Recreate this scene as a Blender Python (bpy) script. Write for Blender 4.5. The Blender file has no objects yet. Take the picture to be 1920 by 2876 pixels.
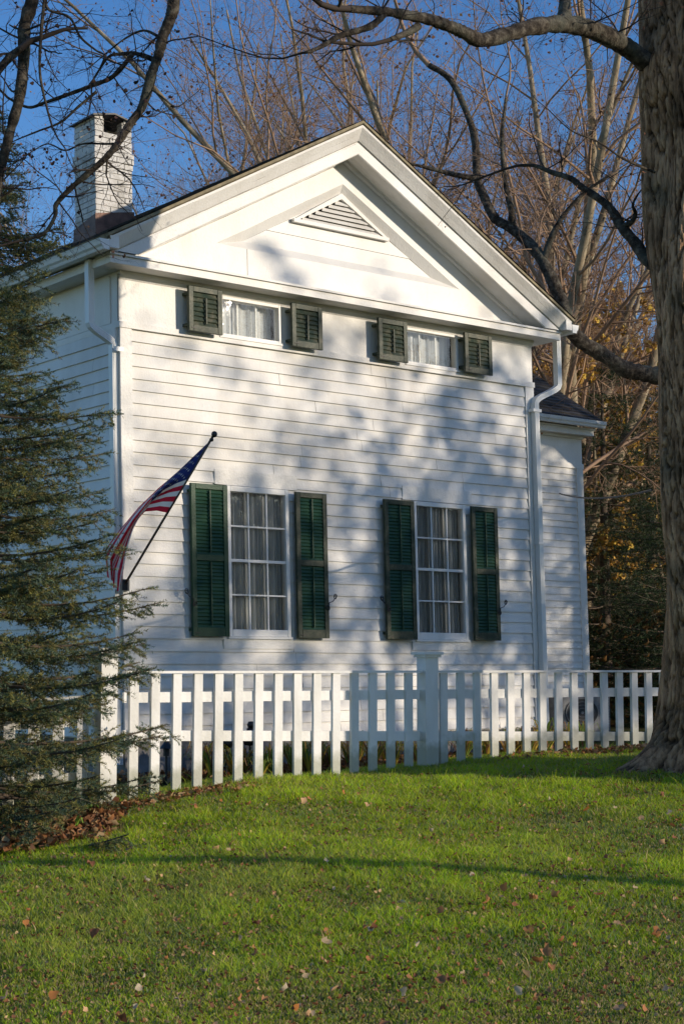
import bpy, math, random
import numpy as np
from math import radians, sin, cos, pi, atan, atan2, sqrt
from mathutils import Vector, noise, Matrix

random.seed(7); rng = np.random.default_rng(7)
SC = bpy.context.scene
COL = SC.collection

# ------------------------------------------------------------ camera model (photo pixels 1920x2876)
F = 4547.; CX = 960.; CY = 1438.; P = atan(434/4547.); EYE = 1.6
TH = atan2(4568, 5860)                       # angle of the house front to the picture plane
LX, LY = -2.4138, 17.5                       # front left corner of the house
LEAN = 0.029                                 # the old house leans a little

def at(x, y, Y):
    """world point seen at photo pixel x, y when it stands Y metres away"""
    a = (x-CX)/F; b = (CY-y)/F
    r = (a, cos(P)-b*sin(P), sin(P)+b*cos(P)); t = Y/r[1]
    return (r[0]*t, Y, EYE+r[2]*t)

SUN_AZ = radians(109.5); SUN_EL = radians(13.0)
SUNV = Vector((sin(SUN_AZ)*cos(SUN_EL), cos(SUN_AZ)*cos(SUN_EL), sin(SUN_EL)))

# ------------------------------------------------------------ terrain
GX = [-30, -4, -2.9, -2, -1.67, -.8, .07, .77, 1.81, 3.03, 5, 30]
GZ = [.10, .22, .30, .42, .45, .545, .585, .626, .684, .744, .80, .95]
def yf(X): return 14.2+.632*(np.clip(X, -2.1, 30)+1.67)
def ground(X, Y):
    X = np.asarray(X, float); Y = np.asarray(Y, float)
    gf = np.interp(X, GX, GZ); y0 = yf(X)
    near = gf-.062*np.clip(y0-Y, 0, 14)-.01*np.clip(y0-14-Y, 0, 60)
    t = np.clip((Y-y0-.1)/2.2, 0, 1); t = t*t*(3-2*t)
    back = .42+.02*np.clip(X, -8, 12)+np.clip(Y-34, 0, 400)*.035
    g = np.where(Y < y0, near, gf+(back-gf)*t)
    g = g+.16*np.exp(-((X-3.35)**2+(Y-14.9)**2)/1.1)
    g = g+.012*np.sin(X*1.9+Y*.7)+.010*np.sin(Y*1.3-X*.6+1)
    return g
def gz(x, y): return float(ground(x, y))

# ------------------------------------------------------------ materials
def nt(name):
    m = bpy.data.materials.new(name); m.use_nodes = True
    n = m.node_tree; b = n.nodes['Principled BSDF']
    return m, n, b
def N(n, t, **k):
    x = n.nodes.new(t)
    for a, v in k.items(): setattr(x, a, v)
    return x
def noise_n(n, scale, detail=4, coord='Object', stretch=None, rough=.55):
    tc = N(n, 'ShaderNodeTexCoord'); x = N(n, 'ShaderNodeTexNoise')
    x.inputs['Scale'].default_value = scale; x.inputs['Detail'].default_value = detail
    x.inputs['Roughness'].default_value = rough
    if stretch:
        mp = N(n, 'ShaderNodeMapping'); mp.inputs['Scale'].default_value = stretch
        n.links.new(tc.outputs[coord], mp.inputs[0]); n.links.new(mp.outputs[0], x.inputs['Vector'])
    else: n.links.new(tc.outputs[coord], x.inputs['Vector'])
    return x
def ramp(n, src, stops):
    r = N(n, 'ShaderNodeValToRGB'); e = r.color_ramp.elements
    while len(e) < len(stops): e.new(.5)
    for i, (p, c) in enumerate(stops): e[i].position = p; e[i].color = (*c, 1)
    n.links.new(src, r.inputs[0]); return r
def bump(n, b, src, s, d=.01):
    x = N(n, 'ShaderNodeBump'); x.inputs['Strength'].default_value = s; x.inputs['Distance'].default_value = d
    n.links.new(src, x.inputs['Height']); n.links.new(x.outputs[0], b.inputs['Normal']); return x
def mixc(n, f, a, b):
    x = N(n, 'ShaderNodeMix', data_type='RGBA')
    for s, v in ((0, f), (6, a), (7, b)):
        if hasattr(v, 'links') or hasattr(v, 'is_linked'): n.links.new(v, x.inputs[s])
        elif s == 0: x.inputs[0].default_value = v
        else: x.inputs[s].default_value = (*v, 1)
    return x.outputs[2]

def paint(name, col, dirt, rough=.5, amt=(.42, .78), bs=.35, sc=1.6):
    m, n, b = nt(name)
    big = noise_n(n, sc, 6, stretch=(1, 1, .45)); fine = noise_n(n, 45, 5)
    r = ramp(n, big.outputs[0], [(amt[0], col), (amt[1], dirt)])
    sp = ramp(n, fine.outputs[0], [(.66, (0, 0, 0)), (.74, (1, 1, 1))])
    mul = N(n, 'ShaderNodeMath', operation='MULTIPLY'); mul.inputs[1].default_value = .16
    n.links.new(sp.outputs[0], mul.inputs[0])
    c = mixc(n, mul.outputs[0], r.outputs[0], tuple(x*.45 for x in dirt))
    n.links.new(c, b.inputs['Base Color']); b.inputs['Roughness'].default_value = rough
    add = N(n, 'ShaderNodeMath', operation='ADD')
    n2 = noise_n(n, 18, 4, stretch=(1, 1, .35)); n.links.new(fine.outputs[0], add.inputs[0]); n.links.new(n2.outputs[0], add.inputs[1])
    bump(n, b, add.outputs[0], bs, .006)
    return m
WHITE = (.76, .745, .71)
M = {}
M['siding'] = paint('painted_clapboard', WHITE, (.56, .53, .48), .48, (.40, .76), .5)
M['trim'] = paint('painted_trim', (.76, .745, .71), (.60, .57, .52), .45, (.42, .80), .7)
M['fence'] = paint('painted_picket', (.80, .79, .77), (.56, .55, .50), .5, (.42, .80), .35, 3)
def grime(m):
    n = m.node_tree; b = n.nodes['Principled BSDF']; src = b.inputs['Base Color'].links[0].from_socket
    g = N(n, 'ShaderNodeNewGeometry'); sx = N(n, 'ShaderNodeSeparateXYZ'); n.links.new(g.outputs['Position'], sx.inputs[0])
    # height above the sloping ground, roughly
    mx = N(n, 'ShaderNodeMath', operation='MULTIPLY_ADD'); mx.inputs[1].default_value = -.062; mx.inputs[2].default_value = -.56; n.links.new(sx.outputs[0], mx.inputs[0])
    ad = N(n, 'ShaderNodeMath', operation='ADD'); n.links.new(mx.outputs[0], ad.inputs[0]); n.links.new(sx.outputs[2], ad.inputs[1])
    nz = noise_n(n, 7, 5); a2 = N(n, 'ShaderNodeMath', operation='MULTIPLY_ADD'); a2.inputs[1].default_value = -.35; n.links.new(nz.outputs[0], a2.inputs[0]); n.links.new(ad.outputs[0], a2.inputs[2])
    r = ramp(n, a2.outputs[0], [(0, (.75, .75, .75)), (.12, (0, 0, 0))]); c = mixc(n, r.outputs[0], src, (.30, .31, .22)); n.links.new(c, b.inputs['Base Color'])
grime(M['fence'])
M['gutter'] = paint('white_metal_gutter', (.74, .75, .74), (.5, .5, .48), .35, (.5, .9), .08, 3)
M['window_white'] = paint('window_paint', (.78, .77, .74), (.5, .48, .44), .45, (.55, .9), .4, 6)

def shutter_mat(name, worn):
    m, n, b = nt(name)
    base = (.018, .058, .034); b.inputs['Specular IOR Level'].default_value = .22
    w = noise_n(n, 9, 8, rough=.7); f = noise_n(n, 60, 4)
    if worn: r = ramp(n, w.outputs[0], [(.30, (.14, .13, .09)), (.46, (.055, .066, .042)), (.64, (.018, .036, .024))])
    else: r = ramp(n, w.outputs[0], [(.25, (.024, .075, .035)), (.6, base)])
    n.links.new(r.outputs[0], b.inputs['Base Color']); b.inputs['Roughness'].default_value = .42
    bump(n, b, f.outputs[0], .6, .006); return m
M['green'] = shutter_mat('green_shutter_paint', False)
M['green_worn'] = shutter_mat('worn_green_paint', True)

def simple(name, col, rough=.6, metal=0, nscale=12, var=.3, bs=.3):
    m, n, b = nt(name); x = noise_n(n, nscale, 5)
    r = ramp(n, x.outputs[0], [(.3, tuple(c*(1-var) for c in col)), (.7, tuple(min(1, c*(1+var)) for c in col))])
    n.links.new(r.outputs[0], b.inputs['Base Color']); b.inputs['Roughness'].default_value = rough
    b.inputs['Metallic'].default_value = metal
    if bs: bump(n, b, x.outputs[0], bs, .01)
    return m
M['joint'] = simple('board_joint', (.20, .18, .15), .9)  # dark lines at the butt joints of the clapboards
M['iron'] = simple('black_iron', (.02, .02, .022), .5)
M['copper'] = simple('weathered_copper', (.13, .07, .05), .6, .3, 7, .6)
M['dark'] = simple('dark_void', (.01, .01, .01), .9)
M['steel'] = simple('steel_flue', (.6, .6, .6), .25, 1)
M['pole'] = simple('flag_pole_wood', (.075, .06, .05), .4)
M['stone'] = simple('foundation_stone', (.22, .21, .20), .85, 0, 6, .4, .8)
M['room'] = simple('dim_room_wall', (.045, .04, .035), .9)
M['drip'] = simple('shingle_edge', (.24, .20, .12), .8, 0, 9, .4)
M['unit'] = simple('grey_metal_casing', (.16, .165, .17), .5, .2)
M['grille'] = simple('dark_grille', (.03, .03, .03), .6)
M['lead'] = simple('vent_pipe_iron', (.05, .048, .045), .7)

# painted brick
def brick_mat():
    m, n, b = nt('painted_brick'); tc = N(n, 'ShaderNodeTexCoord')
    x = noise_n(n, 5, 6); f = noise_n(n, 40, 4)
    r = ramp(n, x.outputs[0], [(.32, (.42, .40, .36)), (.5, (.62, .60, .56)), (.75, (.70, .68, .64))])
    sp = ramp(n, f.outputs[0], [(.62, (0, 0, 0)), (.7, (1, 1, 1))])
    c = mixc(n, sp.outputs[0], r.outputs[0], (.35, .27, .22))
    n.links.new(c, b.inputs['Base Color']); b.inputs['Roughness'].default_value = .75
    bump(n, b, f.outputs[0], .7, .01); return m
M['brick'] = brick_mat()
M['mortar'] = simple('grey_mortar', (.46, .43, .38), .9, 0, 14, .35)

def shingle_mat():
    m, n, b = nt('asphalt_shingles'); x = noise_n(n, 3, 5); f = noise_n(n, 90, 3)
    at_ = N(n, 'ShaderNodeAttribute', attribute_name='Col')
    mix = N(n, 'ShaderNodeMix', data_type='RGBA', blend_type='MULTIPLY'); mix.inputs[0].default_value = 1
    r = ramp(n, f.outputs[0], [(.3, (.020, .019, .018)), (.7, (.062, .058, .055))])
    n.links.new(r.outputs[0], mix.inputs[6]); n.links.new(at_.outputs[0], mix.inputs[7])
    n.links.new(mix.outputs[2], b.inputs['Base Color']); b.inputs['Roughness'].default_value = .95
    bump(n, b, f.outputs[0], .8, .01); return m
M['shingle'] = shingle_mat()

def colattr(name, rough=.7, trans=.0, bumpn=None, spec=.3, noise_amt=.0, nsc=20):
    m, n, b = nt(name); a = N(n, 'ShaderNodeAttribute', attribute_name='Col')
    n.links.new(a.outputs[0], b.inputs['Base Color'])
    b.inputs['Roughness'].default_value = rough; b.inputs['Specular IOR Level'].default_value = spec
    if trans:
        t = N(n, 'ShaderNodeBsdfTranslucent'); mx = N(n, 'ShaderNodeMixShader'); mx.inputs[0].default_value = trans
        n.links.new(a.outputs[0], t.inputs[0]); n.links.new(b.outputs[0], mx.inputs[1]); n.links.new(t.outputs[0], mx.inputs[2])
        n.links.new(mx.outputs[0], n.nodes['Material Output'].inputs[0])
    if bumpn:
        x = noise_n(n, nsc, 5); bump(n, b, x.outputs[0], bumpn, .01)
    return m
M['blade'] = colattr('grass_blades', .65, .45, spec=.2)
M['needle'] = colattr('spruce_needles', .55, .20, spec=.3)
M['leaf'] = colattr('dry_leaves', .7, .25)
M['twig'] = colattr('twig_bark', .85)
M['flagcloth'] = colattr('flag_cloth', .75, .25)

def bark_mat(name, a, b_, c, sc=9, stretch=(1, 1, .14), bs=1., shade_dirt=False):
    m, n, b = nt(name); x = noise_n(n, sc, 8, stretch=stretch, rough=.68); y = noise_n(n, 2.2, 4); z = noise_n(n, 55, 4)
    r = ramp(n, x.outputs[0], [(.33, a), (.5, b_), (.68, c)])
    r2 = ramp(n, y.outputs[0], [(.52, (0, 0, 0)), (.70, (.6, .6, .6))])
    col = mixc(n, r2.outputs[0], r.outputs[0], (.13, .14, .11))
    if shade_dirt:  # vertex colour multiplied in: painted furrow shade plus dirt patches
        ca = N(n, 'ShaderNodeAttribute', attribute_name='Col'); mu = N(n, 'ShaderNodeMix', data_type='RGBA', blend_type='MULTIPLY'); mu.inputs[0].default_value = 1
        n.links.new(col, mu.inputs[6]); n.links.new(ca.outputs[0], mu.inputs[7]); col = mu.outputs[2]
    n.links.new(col, b.inputs['Base Color']); b.inputs['Roughness'].default_value = .95
    b.inputs['Specular IOR Level'].default_value = .15
    add = N(n, 'ShaderNodeMath', operation='MULTIPLY_ADD'); add.inputs[1].default_value = .3
    n.links.new(z.outputs[0], add.inputs[0]); n.links.new(x.outputs[0], add.inputs[2])
    bump(n, b, add.outputs[0], bs, .04); return m
M['bark'] = bark_mat('old_maple_bark', (.12, .075, .045), (.40, .27, .175), (.60, .44, .29), 13, (1, 1, .22), 1., True)
M['spruce_bark'] = simple('spruce_bark', (.09, .065, .045), .9)
M['limb'] = bark_mat('limb_bark', (.012, .010, .008), (.055, .045, .035), (.16, .14, .11), 14, (1, 1, 1), .7)
M['far_bark'] = bark_mat('grey_bark', (.13, .10, .065), (.32, .255, .17), (.48, .40, .28), 4, (1, 1, .4), .5)
M['red_twig'] = simple('reddish_twigs', (.30, .195, .125), .9, 0, .8, .3, 0)
M['dark_twig'] = simple('dark_twigs', (.045, .032, .025), .9, 0, .8, .3, 0)
M['grey_twig'] = simple('tan_twigs', (.17, .13, .09), .9, 0, .8, .3, 0)

# glass: clear pane with a mirror skin
def glass_mat(nm='old_window_glass', k0=.09, bst=.22):
    m, n, b = nt(nm); n.nodes.remove(b)
    tr = N(n, 'ShaderNodeBsdfTransparent'); gl = N(n, 'ShaderNodeBsdfGlossy'); mx = N(n, 'ShaderNodeMixShader')
    tr.inputs[0].default_value = (.94, .96, .95, 1); gl.inputs['Roughness'].default_value = .015
    fr = N(n, 'ShaderNodeFresnel'); fr.inputs[0].default_value = 1.6
    mm = N(n, 'ShaderNodeMath', operation='MULTIPLY_ADD'); mm.inputs[1].default_value = 1.5; mm.inputs[2].default_value = k0
    n.links.new(fr.outputs[0], mm.inputs[0]); n.links.new(mm.outputs[0], mx.inputs[0])
    x = noise_n(n, 5, 3); bp = N(n, 'ShaderNodeBump'); bp.inputs['Strength'].default_value = bst; bp.inputs['Distance'].default_value = .015
    n.links.new(x.outputs[0], bp.inputs['Height']); n.links.new(bp.outputs[0], gl.inputs['Normal'])
    n.links.new(tr.outputs[0], mx.inputs[1]); n.links.new(gl.outputs[0], mx.inputs[2])
    n.links.new(mx.outputs[0], n.nodes['Material Output'].inputs[0]); return m
M['glass'] = glass_mat(); M['glass_small'] = glass_mat('small_pane_glass', .0, .1)
def curtain_mat():
    m, n, b = nt('sheer_curtain'); t = N(n, 'ShaderNodeBsdfTranslucent'); mx = N(n, 'ShaderNodeMixShader'); mx.inputs[0].default_value = .25
    x = noise_n(n, 4, 4, stretch=(6, 6, .4)); r = ramp(n, x.outputs[0], [(.3, (.55, .57, .60)), (.7, (.92, .93, .94))])
    n.links.new(r.outputs[0], b.inputs['Base Color']); n.links.new(r.outputs[0], t.inputs[0])
    n.links.new(b.outputs[0], mx.inputs[1]); n.links.new(t.outputs[0], mx.inputs[2])
    n.links.new(mx.outputs[0], n.nodes['Material Output'].inputs[0]); return m
M['curtain'] = curtain_mat()

# lawn soil and ground
def ground_mat():
    m, n, b = nt('lawn_ground'); x = noise_n(n, .5, 6); y = noise_n(n, 35, 5)
    r = ramp(n, x.outputs[0], [(.35, (.09, .11, .02)), (.55, (.11, .12, .03)), (.75, (.15, .12, .055))])
    r2 = ramp(n, y.outputs[0], [(.35, (.3, .3, .3)), (.65, (1, 1, 1))])
    mix = N(n, 'ShaderNodeMix', data_type='RGBA', blend_type='MULTIPLY'); mix.inputs[0].default_value = .8
    n.links.new(r.outputs[0], mix.inputs[6]); n.links.new(r2.outputs[0], mix.inputs[7])
    n.links.new(mix.outputs[2], b.inputs['Base Color']); b.inputs['Roughness'].default_value = 1
    b.inputs['Specular IOR Level'].default_value = .1
    bump(n, b, y.outputs[0], .8, .03); return m
M['ground'] = ground_mat()
M['mulch'] = simple('leafy_mulch', (.05, .033, .022), .95, 0, 25, .6, 1)

# ------------------------------------------------------------ object helpers
def tag(o, label=None, cat=None, group=None, kind=None):
    if label: o['label'] = label
    if cat: o['category'] = cat
    if group: o['group'] = group
    if kind: o['kind'] = kind
    return o
def empty(name, loc=(0, 0, 0), rz=0, parent=None):
    o = bpy.data.objects.new(name, None); COL.objects.link(o); o.location = loc; o.rotation_euler = (0, 0, rz)
    if parent: o.parent = parent
    return o
class MB:
    def __init__(s): s.v = []; s.f = []; s.j = []
    def quad(s, *p):
        i = len(s.v); s.v += [tuple(q) for q in p]; s.f.append(tuple(range(i, i+len(p))))
    def box(s, x0, x1, y0, y1, z0, z1):
        i = len(s.v)
        s.v += [(x0, y0, z0), (x1, y0, z0), (x1, y1, z0), (x0, y1, z0), (x0, y0, z1), (x1, y0, z1), (x1, y1, z1), (x0, y1, z1)]
        for f in ((3, 2, 1, 0), (4, 5, 6, 7), (0, 1, 5, 4), (1, 2, 6, 5), (2, 3, 7, 6), (3, 0, 4, 7)): s.f.append(tuple(i+k for k in f))
    def bevbox(s, x0, x1, y0, y1, z0, z1, r=.006):
        """box with a chamfered front face (towards -y)"""
        i = len(s.v)
        s.v += [(x0, y1, z0), (x1, y1, z0), (x1, y1, z1), (x0, y1, z1), (x0, y0+r, z0), (x1, y0+r, z0), (x1, y0+r, z1), (x0, y0+r, z1),
                (x0+r, y0, z0+r), (x1-r, y0, z0+r), (x1-r, y0, z1-r), (x0+r, y0, z1-r)]
        for f in ((0, 3, 2, 1), (0, 1, 5, 4), (1, 2, 6, 5), (2, 3, 7, 6), (3, 0, 4, 7), (4, 5, 9, 8), (5, 6, 10, 9), (6, 7, 11, 10), (7, 4, 8, 11), (8, 9, 10, 11)):
            s.f.append(tuple(i+k for k in f))
    def obox(s, p, ax, hx, ay, hy, az, hz):
        p = Vector(p); ax = Vector(ax)*hx; ay = Vector(ay)*hy; az = Vector(az)*hz; i = len(s.v)
        for k in ((-1, -1, -1), (1, -1, -1), (1, 1, -1), (-1, 1, -1), (-1, -1, 1), (1, -1, 1), (1, 1, 1), (-1, 1, 1)):
            s.v.append(tuple(p+ax*k[0]+ay*k[1]+az*k[2]))
        for f in ((3, 2, 1, 0), (4, 5, 6, 7), (0, 1, 5, 4), (1, 2, 6, 5), (2, 3, 7, 6), (3, 0, 4, 7)): s.f.append(tuple(i+k for k in f))
    def tube(s, pts, rad, n=6, cap=True, rect=None):
        pts = [Vector(p) for p in pts]; i = len(s.v); m = len(pts)
        rad = rad if hasattr(rad, '__len__') else [rad]*m
        up = Vector((0, 0, 1)); prev = None
        for k, p in enumerate(pts):
            d = (pts[min(k+1, m-1)]-pts[max(k-1, 0)]).normalized()
            a = d.cross(up if abs(d.z) < .9 else Vector((0, 1, 0))) if prev is None else prev-d*prev.dot(d)
            a.normalize(); prev = a; b = d.cross(a)
            for j in range(n):
                t = 2*pi*j/n; s.v.append(tuple(p+a*(cos(t)*rad[k])+b*(sin(t)*rad[k])))
        for k in range(m-1):
            for j in range(n):
                a0 = i+k*n+j; a1 = i+k*n+(j+1) % n; s.f.append((a0, a1, a1+n, a0+n))
        if cap: s.f.append(tuple(i+j for j in range(n))[::-1]); s.f.append(tuple(i+(m-1)*n+j for j in range(n)))
    def lathe(s, prof, c=(0, 0, 0), n=16):
        i = len(s.v)
        for r, z in prof:
            for j in range(n):
                t = 2*pi*j/n; s.v.append((c[0]+r*cos(t), c[1]+r*sin(t), c[2]+z))
        for k in range(len(prof)-1):
            for j in range(n):
                a0 = i+k*n+j; a1 = i+k*n+(j+1) % n; s.f.append((a0, a1, a1+n, a0+n))
    def build(s, name, mat, parent=None, loc=None, smooth=False, xf=None, cols=None):
        me = bpy.data.meshes.new(name)
        v = [xf(*p) for p in s.v] if xf else s.v
        me.from_pydata(v, [], s.f); me.materials.append(mat)
        if s.j:
            me.materials.append(M['joint'])
            for q in s.j: me.polygons[q].material_index = 1
        if smooth: me.polygons.foreach_set('use_smooth', [True]*len(me.polygons))
        if cols is not None: add_col(me, np.asarray(cols))
        o = bpy.data.objects.new(name, me); COL.objects.link(o)
        if parent: o.parent = parent
        if loc: o.location = loc
        return o
def add_col(me, c):
    """one colour per vertex"""
    a = me.color_attributes.new('Col', 'FLOAT_COLOR', 'POINT')
    c4 = np.ones((len(me.vertices), 4), np.float32); c4[:, :3] = c
    a.data.foreach_set('color', c4.ravel())
def np_mesh(name, V, Fq, mat, parent=None, loc=None, col=None, smooth=False):
    """V (n,3); Fq list of arrays (m,k) with the same or different k"""
    me = bpy.data.meshes.new(name); V = np.asarray(V, np.float32)
    Fs = Fq if isinstance(Fq, list) else [Fq]
    me.vertices.add(len(V)); me.vertices.foreach_set('co', V.ravel())
    loops = np.concatenate([f.ravel() for f in Fs]).astype(np.int32)
    tot = np.concatenate([np.full(len(f), f.shape[1]) for f in Fs]).astype(np.int32)
    st = np.concatenate([[0], np.cumsum(tot)[:-1]]).astype(np.int32)
    me.loops.add(len(loops)); me.loops.foreach_set('vertex_index', loops)
    me.polygons.add(len(tot)); me.polygons.foreach_set('loop_start', st); me.polygons.foreach_set('loop_total', tot)
    if smooth: me.polygons.foreach_set('use_smooth', np.ones(len(tot), bool))
    me.materials.append(mat); me.update(calc_edges=True)
    if col is not None: add_col(me, col)
    o = bpy.data.objects.new(name, me); COL.objects.link(o)
    if parent: o.parent = parent
    if loc is not None: o.location = loc
    return o
def tubes_np(lines, sides=4):
    """lines: list of (pts list, radii list) -> V, F ; groups lines of equal length"""
    groups = {}
    for p, r in lines: groups.setdefault(len(p), []).append((p, r))
    VV = []; FF = []; base = 0
    for m, L in groups.items():
        Pn = np.array([l[0] for l in L], float); R = np.array([l[1] for l in L], float)
        D = np.empty_like(Pn); D[:, 1:-1] = Pn[:, 2:]-Pn[:, :-2]; D[:, 0] = Pn[:, 1]-Pn[:, 0]; D[:, -1] = Pn[:, -1]-Pn[:, -2]
        D /= np.linalg.norm(D, axis=2, keepdims=True)+1e-9
        ref = np.zeros_like(D); dm = D.mean(1); ver = np.abs(dm[:, 2]) > .85
        ref[..., 2] = 1; ref[ver] = (0, 1, 0)
        A = np.cross(D, ref); A /= np.linalg.norm(A, axis=2, keepdims=True)+1e-9; B = np.cross(D, A)
        t = np.arange(sides)*2*pi/sides
        ring = Pn[:, :, None, :]+R[:, :, None, None]*(A[:, :, None, :]*np.cos(t)[None, None, :, None]+B[:, :, None, :]*np.sin(t)[None, None, :, None])
        n = len(L); VV.append(ring.reshape(-1, 3))
        idx = np.arange(n*m*sides).reshape(n, m, sides)+base
        a = idx[:, :-1, :]; b = idx[:, 1:, :]; a2 = np.roll(a, -1, 2); b2 = np.roll(b, -1, 2)
        FF.append(np.stack([a, a2, b2, b], -1).reshape(-1, 4)); base += n*m*sides
    return np.concatenate(VV), np.concatenate(FF)

# ------------------------------------------------------------ THE SETTING
def make_ground():
    xs = np.unique(np.concatenate([np.linspace(-600, -40, 15), np.linspace(-40, -8, 20), np.arange(-8, 10, .15), np.linspace(10, 40, 20), np.linspace(40, 600, 15)]))
    ys = np.unique(np.concatenate([np.linspace(-60, 4, 12), np.arange(4, 24, .15), np.linspace(24, 60, 30), np.linspace(60, 900, 25)]))
    X, Y = np.meshgrid(xs, ys); Z = ground(X, Y)
    V = np.stack([X, Y, Z], -1).reshape(-1, 3); i = np.arange(V.shape[0]).reshape(X.shape)
    Fq = np.stack([i[:-1, :-1], i[:-1, 1:], i[1:, 1:], i[1:, :-1]], -1).reshape(-1, 4)
    o = np_mesh('ground', V, Fq, M['ground'], smooth=True); tag(o, kind='structure')
make_ground()

def fbm(x, y, s, seed=0):
    """cheap smooth noise on arrays"""
    out = 0; r = np.random.default_rng(seed)
    for k in range(5):
        a = r.uniform(0, 2*pi); b = r.uniform(0, 2*pi); f = s*(1.7**k)*r.uniform(.8, 1.2)
        out = out+np.sin((x*cos(a)+y*sin(a))*f+b)*np.cos((y*cos(a)-x*sin(a))*f*.83+b*2)/(1.3**k)
    return out/2.2

def make_grass(n=680000):
    Y = 6.3+(18.2-6.3)*rng.random(n)**1.25
    half = .235*Y+.5; X = (rng.random(n)*2-1)*half
    y0 = yf(X); keep = (Y < y0+1.1)
    # the ring of the old maple's foot and the leaf heap stay bare
    keep &= ~(((X-3.35)**2+(Y-14.7)**2) < .62**2)
    keep &= ~((X < -1.75) & (Y > 13.0) & (rng.random(n) < .75))
    X = X[keep]; Y = Y[keep]; n = len(X); Z = ground(X, Y)
    patch = fbm(X, Y, 1.1, 3); fine = fbm(X, Y, 4.5, 5)
    h = (.026+.034*rng.random(n))*(1+.45*patch+.45*fine)*np.where(Y > 12, 1.15, 1.)
    tall = rng.random(n) < .015; h[tall] *= 1.9
    dist = np.hypot(X, Y)
    w = (.0012+.0014*rng.random(n))*(1+dist*.05)
    near = np.clip((8.6-Y)/1.6, 0, 1)          # worn, shorter turf close to the road
    h *= 1-.5*near; h *= .86
    ang = rng.random(n)*2*pi; wx = np.cos(ang)*w; wy = np.sin(ang)*w
    la = rng.random(n)*2*pi; ll = h*(.25+.75*rng.random(n))
    lx = np.cos(la)*ll; ly = np.sin(la)*ll
    V = np.empty((n, 5, 3), np.float32)
    V[:, 0] = np.stack([X-wx, Y-wy, Z-.004], -1); V[:, 1] = np.stack([X+wx, Y+wy, Z-.004], -1)
    V[:, 2] = np.stack([X+wx*.8+lx*.35, Y+wy*.8+ly*.35, Z+h*.6], -1); V[:, 3] = np.stack([X-wx*.8+lx*.35, Y-wy*.8+ly*.35, Z+h*.6], -1)
    V[:, 4] = np.stack([X+lx, Y+ly, Z+h], -1)
    b = (np.arange(n)*5)[:, None]
    Fq = b+np.array([[0, 1, 2, 3]]); Ft = b+np.array([[3, 2, 4]])
    g = np.stack([.36+.18*rng.random(n), .50+.17*rng.random(n), .022+.02*rng.random(n)], -1)
    bright = (.5+.5*np.clip(patch*.9+fine*.5, -1, 1))[:, None]
    pale = np.clip(fbm(X, Y, .8, 31)*1.3, 0, 1)[:, None]; g = g*(.50+.72*bright); g = g*(1-.45*pale)+np.array([.42, .40, .10])*.45*pale
    dry = np.array([.60, .46, .20]); blue = np.array([.19, .27, .11])
    u = rng.random(n); dd = (u < .10+.28*near+.18*np.clip(-fine, 0, 1)+.10*np.clip(-patch, 0, 1))
    g[dd] = dry*(.6+.6*rng.random((dd.sum(), 1)))
    bb = (~dd) & (rng.random(n) < .15+.35*np.clip(-patch, 0, 1)); g[bb] = blue*(.8+.6*rng.random((bb.sum(), 1)))
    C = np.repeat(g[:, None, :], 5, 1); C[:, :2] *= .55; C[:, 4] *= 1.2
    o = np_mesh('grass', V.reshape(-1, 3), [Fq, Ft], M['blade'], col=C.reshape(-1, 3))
    tag(o, 'short green lawn grass in front of the picket fence', 'grass', kind='stuff')
make_grass()

LEAFC = [(.30, .13, .05), (.24, .10, .04), (.38, .20, .09), (.17, .075, .035), (.45, .30, .15), (.42, .15, .04), (.52, .40, .24)]
def leaf_geo(n, P3, size, cols, lift=.5, seed=1):
    """n curled leaves: 5-lobed little fans; P3 (n,3) centres"""
    r = np.random.default_rng(seed)
    base = np.array([(0, -.55, 0), (.35, -.45, .10), (.55, 0, .28), (.30, .30, .10), (.12, .62, .20), (-.12, .58, .22), (-.34, .28, .08), (-.55, -.05, .30), (-.33, -.45, .12), (0, 0, -.04)])
    k = len(base)
    a = r.random(n)*2*pi; tx = (r.random(n)-.5)*2*lift; ty = (r.random(n)-.5)*2*lift
    V = np.repeat(base[None], n, 0)*np.asarray(size).reshape(-1, 1, 1)
    V[..., 2] *= (.3+1.7*r.random(n))[:, None]
    V += (r.random(V.shape)-.5)*np.asarray(size).reshape(-1, 1, 1)*.18
    def rot(V, ang, i, j):
        c = np.cos(ang)[:, None]; s_ = np.sin(ang)[:, None]; A = V[..., i].copy(); B = V[..., j].copy()
        V[..., i] = A*c-B*s_; V[..., j] = A*s_+B*c
    rot(V, tx, 1, 2); rot(V, ty, 0, 2); rot(V, a, 0, 1)
    V += P3[:, None, :]
    tri = np.array([(9, i, (i+1) % 9) for i in range(9)])
    Ft = ((np.arange(n)*k)[:, None, None]+tri[None]).reshape(-1, 3)
    pal = np.array(cols); c = pal[r.integers(0, len(pal), n)]*(.7+.6*r.random((n, 1)))
    C = np.repeat(c[:, None, :], k, 1)
    return V.reshape(-1, 3), Ft, C.reshape(-1, 3)

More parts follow.
